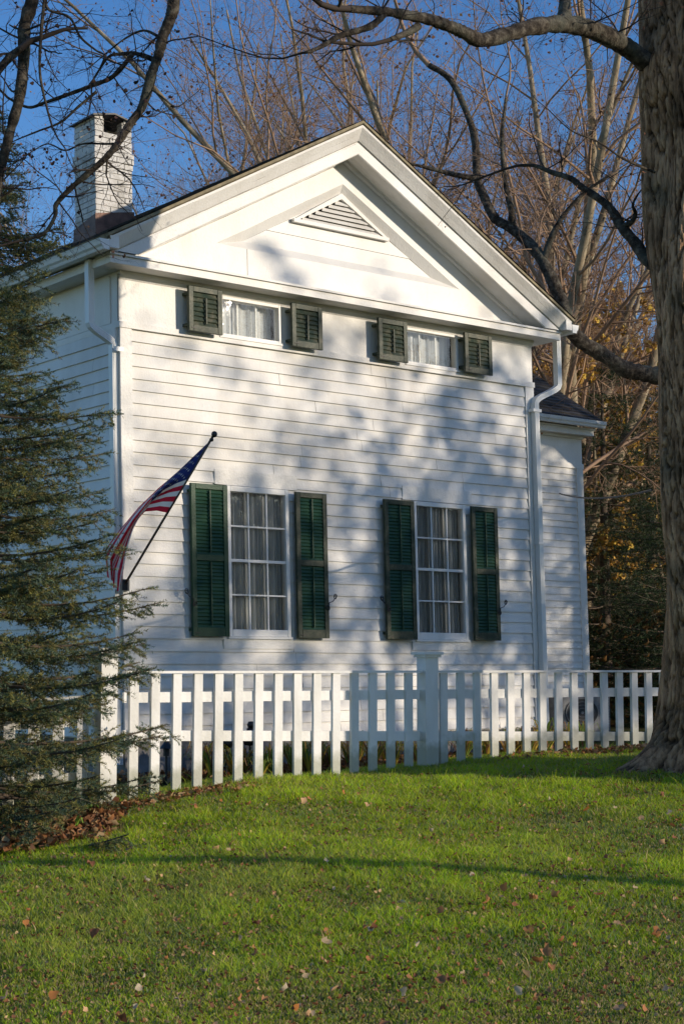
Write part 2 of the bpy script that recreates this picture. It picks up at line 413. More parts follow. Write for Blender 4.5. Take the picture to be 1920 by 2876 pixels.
# countable fallen leaves on the lawn
protos = []
for i in range(10):
    V, Ft, C = leaf_geo(1, np.zeros((1, 3)), [.05], [[(.42, .20, .08), (.36, .15, .06), (.55, .33, .17), (.24, .10, .05), (.62, .46, .28), (.55, .22, .06), (.68, .55, .38)][i % 7]], .7, 50+i)
    me_o = np_mesh('fallen_leaf', V, Ft, M['leaf'], col=C); protos.append(me_o)
cnt = 0
r2 = np.random.default_rng(11)
while cnt < 295:
    y = 7+9*r2.random()**1.3; x = (r2.random()*2-1)*(.21*y)
    if y > float(yf(x))-.2: continue
    if fbm(np.array([x]), np.array([y]), .9, 8)[0] < -.35+.9*r2.random()-.4: continue
    src = protos[cnt % 10]
    o = src if cnt < 10 else src.copy()
    if cnt >= 10: COL.objects.link(o)
    o.location = (x, y, gz(x, y)+.040+.014*r2.random()); o.rotation_euler = (r2.normal(0, .35), r2.normal(0, .35), r2.random()*6.28)
    s = .38+.72*r2.random()**1.5; o.scale = (s, s, s)
    tag(o, 'dry brown leaf fallen on the green lawn', 'fallen leaf', 'dry leaves scattered over the lawn'); cnt += 1

# litter heaps: under the spruce, along the fence foot, behind the fence
def litter(name, n, fx, size, label, seed, lift=.9):
    r = np.random.default_rng(seed); p = np.array([fx(r) for _ in range(n)])
    z = ground(p[:, 0], p[:, 1])+p[:, 2]
    V, Ft, C = leaf_geo(n, np.stack([p[:, 0], p[:, 1], z], -1), size*(.6+.8*r.random(n)), LEAFC[:5], lift, seed)
    o = np_mesh(name, V, Ft, M['leaf'], col=C); tag(o, label, 'leaf litter', kind='stuff')
def f0(r):
    y = 6.6+8.5*r.random(); x = (r.random()*2-1)*.24*y; return (x, min(y, float(yf(x))-.1), .028+.012*r.random())
litter('leaf_crumbs', 5600, f0, .017, 'small brown leaf crumbs sprinkled through the lawn', 20)
def f1(r):
    x = -1.75-2.0*r.random(); y = 12.0+(r.random()**.8)*1.8+(x+1.75)*.35; e = min(1, (-1.55-x)/.8)
    return (x, y, .01+.13*r.random()*e)
litter('leaf_litter', 2600, f1, .055, 'heap of curled brown oak leaves below the spruce branches', 21)
def f2(r):
    t = r.random(); x = -1.7+.9*t+r.normal(0, .12); return (x, 13.75+.55*t+r.normal(0, .10), .012+.03*r.random())
litter('leaf_litter', 260, f2, .04, 'thin strip of brown leaves at the foot of the leftmost pickets', 22)
def f3(r):
    x = 1.5+1.9*r.random()**.7; return (x, float(yf(x))-.28+r.normal(0, .14), .01+.04*r.random())
litter('leaf_litter', 520, f3, .04, 'dark leaves gathered between the fence foot and the big trunk', 23)
c_, s_ = cos(TH), sin(TH)
def f4(r):
    u = -.2+6.8*r.random(); v = -.08-.9*r.random()
    return (LX+u*c_-v*s_, LY+u*s_+v*c_, .01+.07*r.random())
litter('leaf_litter', 3000, f4, .055, 'brown leaves and mulch in the bed along the house foundation', 24)

# ------------------------------------------------------------ HOUSE
Z0 = .40
house = empty('house', (LX, LY, Z0), TH)
tag(house, 'white clapboard house with a low pediment gable and dark green shutters', 'house')
def HX(u, v, z): return (u-LEAN*(z-1.6), v, z-Z0)
def hb(mb, name, mat, parent=house, **k): return mb.build(name, mat, parent, xf=HX, **k)
U0, U1 = .065, 6.375; UC = 3.22; ZT = 8.14; MS = .556

# siding with real lapped boards -------------------------------------------------
holes = [(1.42, 2.30, 1.93, 3.66), (4.205, 5.085, 1.925, 3.655)]     # lower windows
def boards(mb, ua, ub, za, zb, exp, holes, jit=.004, butt=True, xmap=None):
    n = max(1, round((zb-za)/exp)); zs = [za+(zb-za)*i/n+(random.uniform(-jit, jit) if 0 < i < n else 0) for i in range(n+1)]
    for i in range(n):
        z0, z1 = zs[i], zs[i+1]
        spans = [(ua, ub)]
        for (ha, hb_, hz0, hz1) in holes:
            if z1 > hz0+.03 and z0 < hz1-.03:
                ns = []
                for a, b in spans:
                    if ha > a and hb_ < b: ns += [(a, ha), (hb_, b)]
                    else: ns.append((a, b))
                spans = ns
        for a, b in spans:
            cuts = [a]
            if butt and b-a > 1.5:
                while cuts[-1] < b-1.2: cuts.append(cuts[-1]+random.uniform(1.1, 4.2))
                cuts = [c for c in cuts if c < b-.3]
            for cj in cuts[1:]:
                w_ = random.uniform(.0012, .0025); jq = [(cj-w_, -.0262, z0+.002), (cj+w_, -.0262, z0+.002), (cj+w_, -.0062, z1), (cj-w_, -.0062, z1)]
                mb.j.append(len(mb.f)); mb.quad(*[xmap(*t) if xmap else t for t in jq])
            k = max(1, int((b-a)/.45)); sag = [random.uniform(-.0022, .0022) for _ in range(k+1)]
            ph = random.random()*6
            zf = lambda u: .0025*sin(u*1.3+ph)
            P0 = [(a+(b-a)*j/k, -.024+sag[j]*.6, z0+zf(a+(b-a)*j/k)+sag[j]) for j in range(k+1)]
            P1 = [(a+(b-a)*j/k, -.004, z1+.012) for j in range(k+1)]
            Pb = [(a+(b-a)*j/k, 0, z0+zf(a+(b-a)*j/k)+sag[j]+.001) for j in range(k+1)]
            for j in range(k):
                q = [P0[j], P0[j+1], P1[j+1], P1[j]]; w = [Pb[j], Pb[j+1], P0[j+1], P0[j]]
                if xmap: q = [xmap(*t) for t in q]; w = [xmap(*t) for t in w]
                mb.quad(*q); mb.quad(*w)
front = MB()
boards(front, .215, 6.22, .815, 5.30, .1377, holes)
hb(front, 'front_siding', M['siding'])
# structural shell behind it, with openings
sh = MB()
def wall_with_holes(mb, ua, ub, za, zb, hs, v):
    us = sorted(set([ua, ub]+[h[0]+.02 for h in hs]+[h[1]-.02 for h in hs])); zs = sorted(set([za, zb]+[h[2]+.02 for h in hs]+[h[3]-.02 for h in hs]))
    for i in range(len(us)-1):
        for j in range(len(zs)-1):
            uc_ = (us[i]+us[i+1])/2; zc = (zs[j]+zs[j+1])/2
            if any(h[0] < uc_ < h[1] and h[2] < zc < h[3] for h in hs): continue
            mb.quad((us[i], v, zs[j]), (us[i+1], v, zs[j]), (us[i+1], v, zs[j+1]), (us[i], v, zs[j+1]))
wall_with_holes(sh, U0, U1, .8, 5.36, holes, .0)
hb(sh, 'front_wall', M['trim'])
# frieze with small windows
fz = MB(); fholes = [(1.385, 2.225, 5.385, 5.83), (4.155, 5.025, 5.385, 5.83)]
wall_with_holes(fz, U0, U1, 5.365, 5.93, fholes, -.014)
fz.box(U0-.012, U1+.012, -.045, .02, 5.30, 5.367)
fz.box(U0-.004, U1+.004, -.06, 0, 5.895, 5.93); fz.quad((U0, -.016, 5.84), (U1, -.016, 5.84), (U1, -.058, 5.894), (U0, -.058, 5.894))
hb(fz, 'frieze', M['trim'])
# corner boards
for (a, b) in ((U0, .212), (6.223, U1)):
    m_ = MB(); m_.box(a, b, -.034, .02, .80, 5.299); hb(m_, 'corner_board', M['trim'])
# left side wall
HD = 7.4
sd = MB(); xm = lambda u, v, z: (U0+v-.004, HD-u, z)
boards(sd, .0, HD-.15, .815, 5.30, .1377, [], xmap=xm); hb(sd, 'side_siding', M['siding'])
sw = MB(); sw.box(U0+.001, U0+.1, .021, HD, .8, 5.93); sw.box(U1-.1, U1, .021, HD, .8, 5.93); sw.box(U0+.1, U1-.1, HD-.1, HD, .8, 5.93)
sw.box(U0-.012, U0, .021, HD, 5.30, 5.367); sw.box(U0-.03, U0+.0, .021, .15, .80, 5.299); sw.box(U0-.012, U0, .16, HD, 5.371, 5.90)
for s_1 in (0,): pass
# gable wall at the rear and attic floor keep the inside dark
sw.quad((U0, HD-.02, 5.9), (U1, HD-.02, 5.9), (UC, HD-.02, ZT-.4))
hb(sw, 'side_wall', M['trim'])
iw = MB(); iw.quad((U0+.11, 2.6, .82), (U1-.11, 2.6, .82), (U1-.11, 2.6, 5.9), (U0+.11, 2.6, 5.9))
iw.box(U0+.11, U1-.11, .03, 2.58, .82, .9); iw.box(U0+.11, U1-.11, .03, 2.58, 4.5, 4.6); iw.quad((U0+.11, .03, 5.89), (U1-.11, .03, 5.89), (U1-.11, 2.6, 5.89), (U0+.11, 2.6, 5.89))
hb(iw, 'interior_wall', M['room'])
fd = MB(); fd.box(U0+.03, U1-.03, .02, HD-.03, .05, .80); hb(fd, 'foundation', M['stone'])

# horizontal cornice
co = MB()
co.box(-.20, 6.645, -.30, .0, 5.93, 6.015)
co.box(-.215, 6.66, -.325, -.0, 6.017, 6.042)
co.quad((-.2, -.3, 6.046), (6.64, -.3, 6.046), (6.64, 0, 6.08), (-.2, 0, 6.08))
hb(co, 'cornice', M['trim'])
# raking members
def rake(mb, d0, v0, d1, v1, umax=3.5, zmin=6.048):
    for s in (-1, 1):
        def zz(a, d): return ZT-d-MS*a
        # strip between offsets d0 and d1 from the apex out, clipped at the cornice top
        K = 14; A = [min(umax, max(0, (ZT-d0-zmin)/MS))*i/K for i in range(K+1)]
        B = [min(umax, max(0, (ZT-d1-zmin)/MS))*i/K for i in range(K+1)]
        wob = [.0 if i in (0,) else random.uniform(-.002, .002) for i in range(K+1)]
        for i in range(K):
            q = [(UC+s*A[i], v0, zz(A[i], d0)+wob[i]), (UC+s*A[i+1], v0, zz(A[i+1], d0)+wob[i+1]), (UC+s*B[i+1], v1, zz(B[i+1], d1)+wob[i+1]), (UC+s*B[i], v1, zz(B[i], d1)+wob[i])]
            mb.quad(*(q if s < 0 else q[::-1]))
rk = MB()
rake(rk, .03, -.445, .06, -.44); rake(rk, .06, -.44, .13, -.395); rake(rk, .13, -.395, .20, -.355)
rake(rk, .20, -.355, .215, -.33); rake(rk, .215, -.33, .235, -.33)
hb(rk, 'crown_moulding', M['trim'])
rc = MB()
rake(rc, .23, -.352, .36, -.345); rake(rc, .36, -.345, .372, -.335); rake(rc, .36, -.335, .345, -.03)
hb(rc, 'rake_cornice', M['trim'])
rf = MB()
rake(rf, .345, -.075, .385, -.07); rake(rf, .385, -.07, .40, -.035); rake(rf, .40, -.033, .66, -.033)
hb(rf, 'rake_frieze', M['trim'])
# triangular field with splayed edges
tp = MB(); zl = 6.44; zi = 6.545
uo = (ZT-.66-zl)/MS; ui = (ZT-.785-zi)/MS
Ao, Lo, Ro = (UC, -.033, ZT-.66), (UC-uo, -.033, zl), (UC+uo, -.033, zl)
Ai, Li, Ri = (UC, .045, ZT-.785), (UC-ui, .045, zi), (UC+ui, .045, zi)
tp.quad(Ao, Lo, Li, Ai); tp.quad(Ro, Ao, Ai, Ri); tp.quad(Lo, Ro, Ri, Li)
# field boards
zb_ = [zi, 6.74, 6.92, 7.2, ZT-.785]
for i in range(4):
    a0 = (ZT-.785-zb_[i])/MS; a1 = (ZT-.785-zb_[i+1])/MS
    tp.quad((UC-a0, .045, zb_[i]), (UC+a0, .045, zb_[i]), (UC+a1, .052, zb_[i+1]-.003), (UC-a1, .052, zb_[i+1]-.003))
hb(tp, 'gable_field', M['trim'])
bb_ = MB(); ua = (ZT-.66-6.08)/MS+.12
bb_.quad((UC-ua, -.036, 6.06), (UC-1.45, -.036, 6.06), (UC-1.45, -.036, zl), (UC-uo+.0, -.036, zl))
bb_.quad((UC-1.443, -.036, 6.06), (UC+ua, -.036, 6.06), (UC+uo, -.036, zl), (UC-1.443, -.036, zl))
hb(bb_, 'gable_board', M['trim'])
# louvred vent
VT, VB, VU = 7.30, 6.92, .665
vt = MB(); vm = (VT-VB)/VU
def tri_frame(mb, w, v0, v1):
    for s in (-1, 1):
        o0 = (UC, v0, VT+.07); o1 = (UC+s*(VU+.09), v0, VB-.01); i0 = (UC, v0, VT); i1 = (UC+s*(VU-.02), v0, VB+.02)
        q = [o0, o1, i1, i0]; mb.quad(*(q[::-1] if s > 0 else q))
        mb.quad((UC, v0, VT), i1, (i1[0], v1, i1[2]), (UC, v1, VT)); mb.quad(o0, o1, (o1[0], v1, o1[2]), (o0[0], v1, o0[2]))
    mb.box(UC-VU-.07, UC+VU+.07, v0-.004, v1, VB-.025, VB+.018)
tri_frame(vt, .06, -.005, .045)
hb(vt, 'vent_frame', M['trim'])
vo = [o for o in house.children if o.name.startswith('vent_frame')][0]
sl = MB()
for i in range(6):
    z = VB+.02+i*.058
    a = (VT-z)/vm-.02
    if a > .04: sl.quad((UC-a, .0, z), (UC+a, .0, z), (UC+a-.04, .036, z+.045), (UC-a+.04, .036, z+.045)); sl.quad((UC-a, .0, z), (UC+a, .0, z), (UC+a, .004, z-.012), (UC-a, .004, z-.012))
hb(sl, 'vent_slats', M['trim'], vo)
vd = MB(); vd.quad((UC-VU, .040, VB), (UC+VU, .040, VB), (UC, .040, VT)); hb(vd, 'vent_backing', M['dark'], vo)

# roof ----------------------------------------------------------------------------
def shingled(p00, p10, p01, p11, exp, thick, mb, cols, wob=.004, seg=.33):
    """courses from the eave (p00-p10) to the ridge (p01-p11)"""
    p00, p10, p01, p11 = map(Vector, (p00, p10, p01, p11)); up = (p01-p00); n = int(up.length/exp); L = (p10-p00).length; k = int(L/seg)
    nor = (p10-p00).cross(up).normalized()
    if nor.z < 0: nor = -nor
    for i in range(n):
        a, b = i/n, (i+1)/n
        for j in range(k):
            s0, s1 = j/k, (j+1)/k
            q0 = p00.lerp(p01, a).lerp(p10.lerp(p11, a), s0); q1 = p00.lerp(p01, a).lerp(p10.lerp(p11, a), s1)
            r0 = p00.lerp(p01, b).lerp(p10.lerp(p11, b), s0); r1 = p00.lerp(p01, b).lerp(p10.lerp(p11, b), s1)
            h = thick+random.uniform(-wob, wob); dn = (p00-p01).normalized()*random.uniform(0, .012)
            q0t = q0+nor*h+dn; q1t = q1+nor*h+dn; r0t = r0+nor*.004; r1t = r1+nor*.004
            mb.quad(q0t, q1t, r1t, r0t); mb.quad(q0+dn, q1+dn, q1t, q0t)
            c = random.uniform(.65, 1.5); cols += [(c, c*random.uniform(.94, 1.02), c*random.uniform(.9, 1.))]*8
ro = MB(); rcs = []
zE = ZT-MS*3.52
shingled((UC-3.53, -.47, zE+.02), (UC-3.53, HD+.3, zE+.02), (UC, -.47, ZT+.02), (UC, HD+.3, ZT+.02), .14, .014, ro, rcs)
shingled((UC+3.53, -.47, zE+.02), (UC+3.53, HD+.3, zE+.02), (UC, -.47, ZT+.02), (UC, HD+.3, ZT+.02), .14, .014, ro, rcs)
roof = hb(ro, 'roof', M['shingle'], cols=rcs)
rd = MB()
for s in (-1, 1):
    for i in range(24):
        a0 = 3.53*i/24; a1 = 3.53*(i+1)/24; w0 = random.uniform(-.006, .006)
        za, zb2 = ZT-MS*a0, ZT-MS*a1
        x0, x1 = UC+s*a0, UC+s*a1
        rd.quad((x0, -.462, za+.021), (x1, -.462, zb2+.021), (x1, -.462, zb2-.012), (x0, -.462, za-.012))
        rd.quad((x0, -.462, za-.012), (x1, -.462, zb2-.012), (x1, -.40, zb2-.035), (x0, -.40, za-.035))
    # thick dark roof edge, roof deck underside
    rd.quad((UC+s*3.53, -.46, zE+.02), (UC+s*3.53, HD+.3, zE+.02), (UC+s*3.50, HD+.3, zE-.05), (UC+s*3.50, -.46, zE-.05))
    rd.quad((UC, -.46, ZT-.012), (UC, HD+.3, ZT-.012), (UC+s*3.52, HD+.3, zE-.012), (UC+s*3.52, -.46, zE-.012))
hb(rd, 'drip_edge', M['drip'], roof)
# eave boxes on both sides
for s, ue in ((-1, -.20), (1, 6.645)):
    ev = MB(); a, b = (ue, U0) if s < 0 else (U1, ue)
    ev.box(a, b, .003, HD+.3, 5.93, 6.03)
    e2 = UC+s*3.505; pa, pb = sorted((ue, e2))
    ev.box(min(ue, e2+.0)+(.0 if s < 0 else -.03), max(ue, e2)+(.03 if s < 0 else 0), -.44, HD+.3, 6.05, zE-.0)
    hb(ev, 'eave', M['trim'])
    g = MB(); o_ = -1 if s < 0 else 1; gx = e2+o_*.003
    prof = [(0, .11), (0, 0), (.075, 0), (.085, .03), (.105, .05), (.115, .085), (.125, .11), (.118, .112), (.108, .086), (.098, .055), (.078, .034), (.07, .006), (.006, .006), (.006, .11)]
    for i in range(len(prof)-1):
        (a1, z1), (a2, z2) = prof[i], prof[i+1]
        g.quad((gx+o_*a1, -.44, 6.02+z1), (gx+o_*a2, -.44, 6.02+z2), (gx+o_*a2, HD, 6.02+z2+.02), (gx+o_*a1, HD, 6.02+z1+.02))
    g.quad(*[(gx+o_*p[0], -.443, 6.02+p[1]) for p in prof[:7]])
    hb(g, 'gutter', M['gutter'])
def pipe_rect(mb, pts, w, d):
    """rectangular downspout along pts (u,v,z); w across u, d across v, ribbed front"""
    rings = []
    for (u, v, z, tilt) in pts:
        c, s = cos(tilt), sin(tilt); ring = []
        prof = [(-w/2, -d/2), (-w/4, -d/2+.004), (-w/4+.003, -d/2), (0, -d/2+.004), (.003, -d/2), (w/4, -d/2+.004), (w/4+.003, -d/2), (w/2, -d/2), (w/2, d/2), (-w/2, d/2)]
        for (a, b) in prof: ring.append((u+a*c, v+b, z+a*s))
        rings.append(ring)
    for A, B in zip(rings[:-1], rings[1:]):
        n = len(A)
        for j in range(n): mb.quad(A[j], A[(j+1) % n], B[(j+1) % n], B[j])
dl = MB()
def bend(u0, z0, u1, z1, v0, v1, K=7):
    out = []
    for i in range(K+1):
        t = i/K; st = t*t*(3-2*t); out.append((u0+(u1-u0)*st, v0+(v1-v0)*t, z0+(z1-z0)*t, (u1-u0)/abs(z1-z0)*6*t*(1-t)*.62*(1)))
    return out
pipe_rect(dl, [(-.215, .13, 6.03, 0), (-.215, .13, 5.36, 0)]+bend(-.215, 5.33, .025, 5.11, .13, .05)+[(.025, .05, 5.08, 0), (.025, .05, .55, 0)], .072, .085)
dl.box(-.02, .10, -.042, -.036, 5.03, 5.08)
hb(dl, 'downspout', M['gutter'])
dr = MB()
pipe_rect(dr, [(6.80, -.07, 6.03, 0), (6.80, -.07, 5.42, 0)]+bend(6.80, 5.38, 6.335, 5.08, -.07, -.085)+[(6.335, -.085, 5.05, 0), (6.335, -.085, .60, 0)], .072, .085)
dr.box(6.26, 6.41, -.135, -.037, 4.96, 5.0)
for z in (3.2,): dr.box(6.285, 6.39, -.132, -.036, z, z+.03)
hb(dr, 'downspout', M['gutter'])

# chimney -------------------------------------------------------------------------
ch_m = MB(); cu0, cu1, cv0, cv1 = .935, 1.45, 2.0, 2.52
ch_m.box(cu0+.008, cu1-.008, cv0+.008, cv1-.008, 6.7, 8.16)
for a in ((cu0+.008, cv0+.008, .12), (cu1-.128, cv0+.008, .12), (cu0+.008, cv1-.128, .12), (cu1-.128, cv1-.128, .12)): ch_m.box(a[0], a[0]+a[2], a[1], a[1]+a[2], 8.16, 8.40)
chim = hb(ch_m, 'chimney', M['mortar'], roof)
bk = MB(); course = 0; z = 6.72
while z < 8.38:
    h = .062; g_ = .010; proud = .0
    if 7.82 < z < 7.98: proud = .02
    elif 7.75 < z <= 7.82: proud = .01
    inset = proud
    off = (.0 if course % 2 else .10)
    def run(a, b, horizontal, fixed, sgn):
        x = a-off
        while x < b:
            x0 = max(a, x); x1 = min(b, x+.198)
            if x1-x0 > .02:
                j = random.uniform(-.002, .003)
                if horizontal: bk.box(x0, x1, min(fixed, fixed+sgn*(.010+proud+j)), max(fixed, fixed+sgn*(.010+proud+j)), z, z+h)
                else: bk.box(min(fixed, fixed+sgn*(.010+proud+j)), max(fixed, fixed+sgn*(.010+proud+j)), x0, x1, z, z+h)
            x += .21
    if z < 8.16:
        run(cu0-proud, cu1+proud, True, cv0+.006, -1); run(cv0-proud, cv1+proud, False, cu0+.006, -1); run(cv0-proud, cv1+proud, False, cu1-.006, 1)
    else:
        # corner piers beside the open flue
        bk.box(cu0-.004, cu0+.105, cv0-.004, cv0+.006, z, z+h); bk.box(cu1-.105, cu1+.004, cv0-.004, cv0+.006, z, z+h)
        run(cv0, cv1, False, cu0+.006, -1); run(cv0, cv1, False, cu1-.006, 1)
    z += h+g_; course += 1
hb(bk, 'brickwork', M['brick'], chim)
cp = MB()
for (a, b, z0_, z1_) in ((cu0-.05, (cu0+cu1)/2, 8.395, 8.46), ((cu0+cu1)/2, cu1+.05, 8.46, 8.395)):
    cp.quad((a, cv0-.05, z0_), (b, cv0-.05, z1_), (b, cv1+.05, z1_), (a, cv1+.05, z0_)); cp.quad((a, cv0-.05, z0_+.02), (b, cv0-.05, z1_+.02), (b, cv1+.05, z1_+.02), (a, cv1+.05, z0_+.02))
    cp.quad((a, cv0-.05, z0_), (b, cv0-.05, z1_), (b, cv0-.05, z1_+.02), (a, cv0-.05, z0_+.02)); cp.quad((a, cv0-.05, z0_), (a, cv1+.05, z0_), (a, cv1+.05, z0_+.02), (a, cv0-.05, z0_+.02))
hb(cp, 'chimney_cap', M['iron'], chim)
fl = MB()
for i in range(24):
    t0, t1 = 2*pi*i/24, 2*pi*(i+1)/24; R = .075; cc = ((cu0+.25), cv0+.16)
    fl.quad((cc[0]+R*cos(t0), cc[1]+R*sin(t0), 8.15), (cc[0]+R*cos(t1), cc[1]+R*sin(t1), 8.15), (cc[0]+R*cos(t1), cc[1]+R*sin(t1), 8.255), (cc[0]+R*cos(t0), cc[1]+R*sin(t0), 8.255))
hb(fl, 'flue', M['steel'], chim, smooth=True)
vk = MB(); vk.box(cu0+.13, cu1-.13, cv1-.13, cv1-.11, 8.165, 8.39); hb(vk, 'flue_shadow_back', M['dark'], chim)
fs = MB(); zr = lambda u: ZT-MS*abs(u-UC)
fs.quad((cu0-.02, cv0-.022, zr(cu0)-.0), (cu1+.02, cv0-.022, zr(cu1)), (cu1+.02, cv0-.022, zr(cu1)+.12), (cu0-.02, cv0-.022, zr(cu0)+.30))
fs.quad((cu0-.024, cv0-.022, zr(cu0)-.02), (cu0-.024, cv1+.02, zr(cu0)-.02), (cu0-.018, cv1+.02, zr(cu0)+.2), (cu0-.018, cv0-.022, zr(cu0)+.30))
hb(fs, 'flashing', M['copper'], chim)
# vent stack farther back on the left slope
vp = MB(); vp.tube([(.75, 4.5, 6.6), (.75, 4.5, 7.45)], .045, 10); vp.tube([(.75, 4.5, 7.45), (.75, 4.5, 7.68)], .085, 12)
hb(vp, 'vent_pipe', M['lead'], roof, smooth=False)

# windows -------------------------------------------------------------------------
def window(u0, u1, z0, z1, g0, g1, gz0, gz1, cols, rows, meet, name='window', head=True):
    """casing u0..u1 z0..z1, glass g0..g1 gz0..gz1"""
    f = MB(); v0 = -.042
    f.bevbox(u0, g0, v0, .06, z0+.005, z1, .004); f.bevbox(g1, u1, v0, .06, z0+.005, z1, .004)
    f.bevbox(g0+.0005, g1-.0005, v0, .06, gz1, z1, .004); f.bevbox(g0+.0005, g1-.0005, v0, .06, z0+.005, gz0, .004)
    f.box(u0-.01, u1+.01, v0-.014, .03, z0-.022, z0+.004)
    w = hb(f, name, M['window_white'])
    def sash(v, mw, nm):
        s = MB()
        for i in range(1, cols): 
            u = g0+(g1-g0)*i/cols; s.box(u-mw/2, u+mw/2, v-.009, v+.009, gz0, gz1)
        for j in range(1, rows):
            z = gz0+(gz1-gz0)*j/rows; t = mw*1.9 if (meet and j == rows//2) else mw
            for i in range(cols):
                a = g0+(g1-g0)*i/cols+(mw/2 if i else 0); b = g0+(g1-g0)*(i+1)/cols-(mw/2 if i < cols-1 else 0)
                s.box(a, b, v-.008, v+.008, z-t/2, z+t/2)
        hb(s, nm, M['window_white'], w)
    if rows > 1: sash(-.012, .017, 'sash_bars')
    sash(.055, .020, 'inner_sash_bars')
    k = MB()
    for i in range(cols):
        for j in range(rows):
            a = g0+(g1-g0)*i/cols+.004; b = g0+(g1-g0)*(i+1)/cols-.004; c = gz0+(gz1-gz0)*j/rows+.004; d = gz0+(gz1-gz0)*(j+1)/rows-.004
            t1 = random.uniform(-.0015, .0015); t2 = random.uniform(-.0015, .0015)
            k.quad((a, -.008-t1, c), (b, -.008+t1, c), (b, -.008+t2, d), (a, -.008-t2, d))
    hb(k, 'pane', M['glass'] if rows > 1 else M['glass_small'], w)
    return w
def curtain(w, ua, ub, za, zb, v, ph):
    m_ = MB(); K = 26
    P = [(ua+(ub-ua)*i/K, v+.018*sin(i*1.5+ph)+.006*sin(i*3.7), 0) for i in range(K+1)]
    for i in range(K): m_.quad((P[i][0], P[i][1], za), (P[i+1][0], P[i+1][1], za), (P[i+1][0], P[i+1][1], zb), (P[i][0], P[i][1], zb))
    hb(m_, 'curtain', M['curtain'], w, smooth=True)
w1 = window(1.425, 2.295, 1.935, 3.655, 1.478, 2.247, 2.02, 3.59, 3, 4, True)
w2 = window(4.21, 5.08, 1.93, 3.65, 4.262, 5.03, 2.02, 3.595, 3, 4, True)
for w, a, b in ((w1, 1.44, 2.28), (w2, 4.23, 5.06)):
    curtain(w, a, a+.27, 1.95, 3.7, .10, 0); curtain(w, b-.28, b, 1.95, 3.7, .10, 2); curtain(w, a+.25, b-.26, 1.96, 3.7, .09, 1+a)
w3 = window(1.375, 2.235, 5.375, 5.838, 1.415, 2.205, 5.405, 5.80, 3, 1, False)
w4 = window(4.147, 5.033, 5.375, 5.832, 4.185, 4.998, 5.405, 5.80, 3, 1, False)
for w, a, b in ((w3, 1.42, 2.22), (w4, 4.17, 5.01)):
    curtain(w, a, b, 5.38, 5.84, .12, 1)
pn = MB()
for (a, b) in ((1.275, 2.43), (4.05, 5.20)): pn = MB(); pn.box(a, b, -.030, -.003, 3.66, 3.83); hb(pn, 'head_panel', M['trim'])
for (a, b) in ((1.36, 2.33), (4.15, 5.12)): pn = MB(); pn.box(a, b, -.031, -.003, 1.80, 1.912); hb(pn, 'sill_panel', M['trim'])

# shutters ------------------------------------------------------------------------
def shutter(u0, u1, z0, z1, vb, matf, matl, mid=True, label=None, hook=0):
    f = MB(); vf = vb-.036; sw_ = .062
    f.bevbox(u0, u0+sw_, vf, vb, z0, z1, .004); f.bevbox(u1-sw_, u1, vf, vb, z0, z1, .004)
    rails = [(z0, z0+.10 if mid else z0+.075), (z1-.06, z1)]
    if mid: zm = z0+(z1-z0)*.515; rails.append((zm-.035, zm+.035))
    for a, b in rails: f.bevbox(u0+sw_+.0005, u1-sw_-.0005, vf+.001, vb-.001, a, b, .003)
    # hinges and pintle blocks to the wall
    for z in (z0+.06, z1-.1): f.box(u1-.03 if hook < 0 else u0, u1 if hook < 0 else u0+.03, vb, -.015, z, z+.03)
    o = hb(f, 'shutter', matf)
    if label: o['label'] = label
    l = MB(); rr = sorted(rails); pitch = .040 if mid else .048
    for (a, b), (c, d) in zip(rr[:-1], rr[1:]):
        n = max(2, int((c-b)/pitch)); st = (c-b)/n
        for i in range(n):
            z = b+st*i+.002; j = random.uniform(-.002, .002)
            l.quad((u0+sw_, vf+.007+j, z), (u1-sw_, vf+.007+j, z), (u1-sw_, vb-.008, z+st*1.08), (u0+sw_, vb-.008, z+st*1.08))
            l.quad((u0+sw_, vf+.007+j, z), (u1-sw_, vf+.007+j, z), (u1-sw_, vf+.010+j, z-.006), (u0+sw_, vf+.010+j, z-.006))
    hb(l, 'louvres', matl, o)
    t = MB(); um = (u0+u1)/2
    for (a, b), (c, d) in zip(rr[:-1], rr[1:]): t.box(um-.008, um+.008, vf-.016, vf+.001, b+.02+(.06 if (c-b) > .3 else 0)*0, c+.018-.08*(1 if a == rr[0][0] and not mid else .35))
    hb(t, 'tilt_rod', matl, o)
    if hook:
        h = MB(); uh = u0 if hook > 0 else u1; sg = -1 if hook > 0 else 1; zc = z0+.42
        pts = []
        for i in range(22):
            a = i/21; th = a*2.9*pi; r = .012+.022*a
            pts.append((uh+sg*(.085)-sg*r*cos(th)*.8, vf-.012, zc+.07+r*sin(th)))
        end = pts[-1]; pts += [(uh+sg*.045, vf-.014, zc+.015), (uh-sg*.005, vf-.012, zc)]
        for i in range(14):
            a = 1-i/13; th = a*2.4*pi; r = .010+.024*a
            pts.append((uh-sg*.03+sg*r*cos(th), vf-.01, zc-.06-r*sin(th)))
        h.tube(pts, .0055, 5); hb(h, 'shutter_dog', M['iron'], o)
    hg = MB(); hg.box(u0+.03, u0+.1, vf-.006, vf+.001, z0+.035, z0+.043); hb(hg, 'latch', M['iron'], o)
shutter(.905, 1.395, 1.935, 3.642, -.07, M['green'], M['green'], True, 'glossy green shutter with fresh paint', 1)
shutter(2.345, 2.80, 1.93, 3.635, -.08, M['green_worn'], M['green'], True, 'worn olive-framed shutter right of the first window', -1)
shutter(3.69, 4.17, 1.93, 3.638, -.07, M['green_worn'], M['green'], True, None, 1)
shutter(5.12, 5.57, 1.93, 3.635, -.08, M['green_worn'], M['green'], True, None, -1)
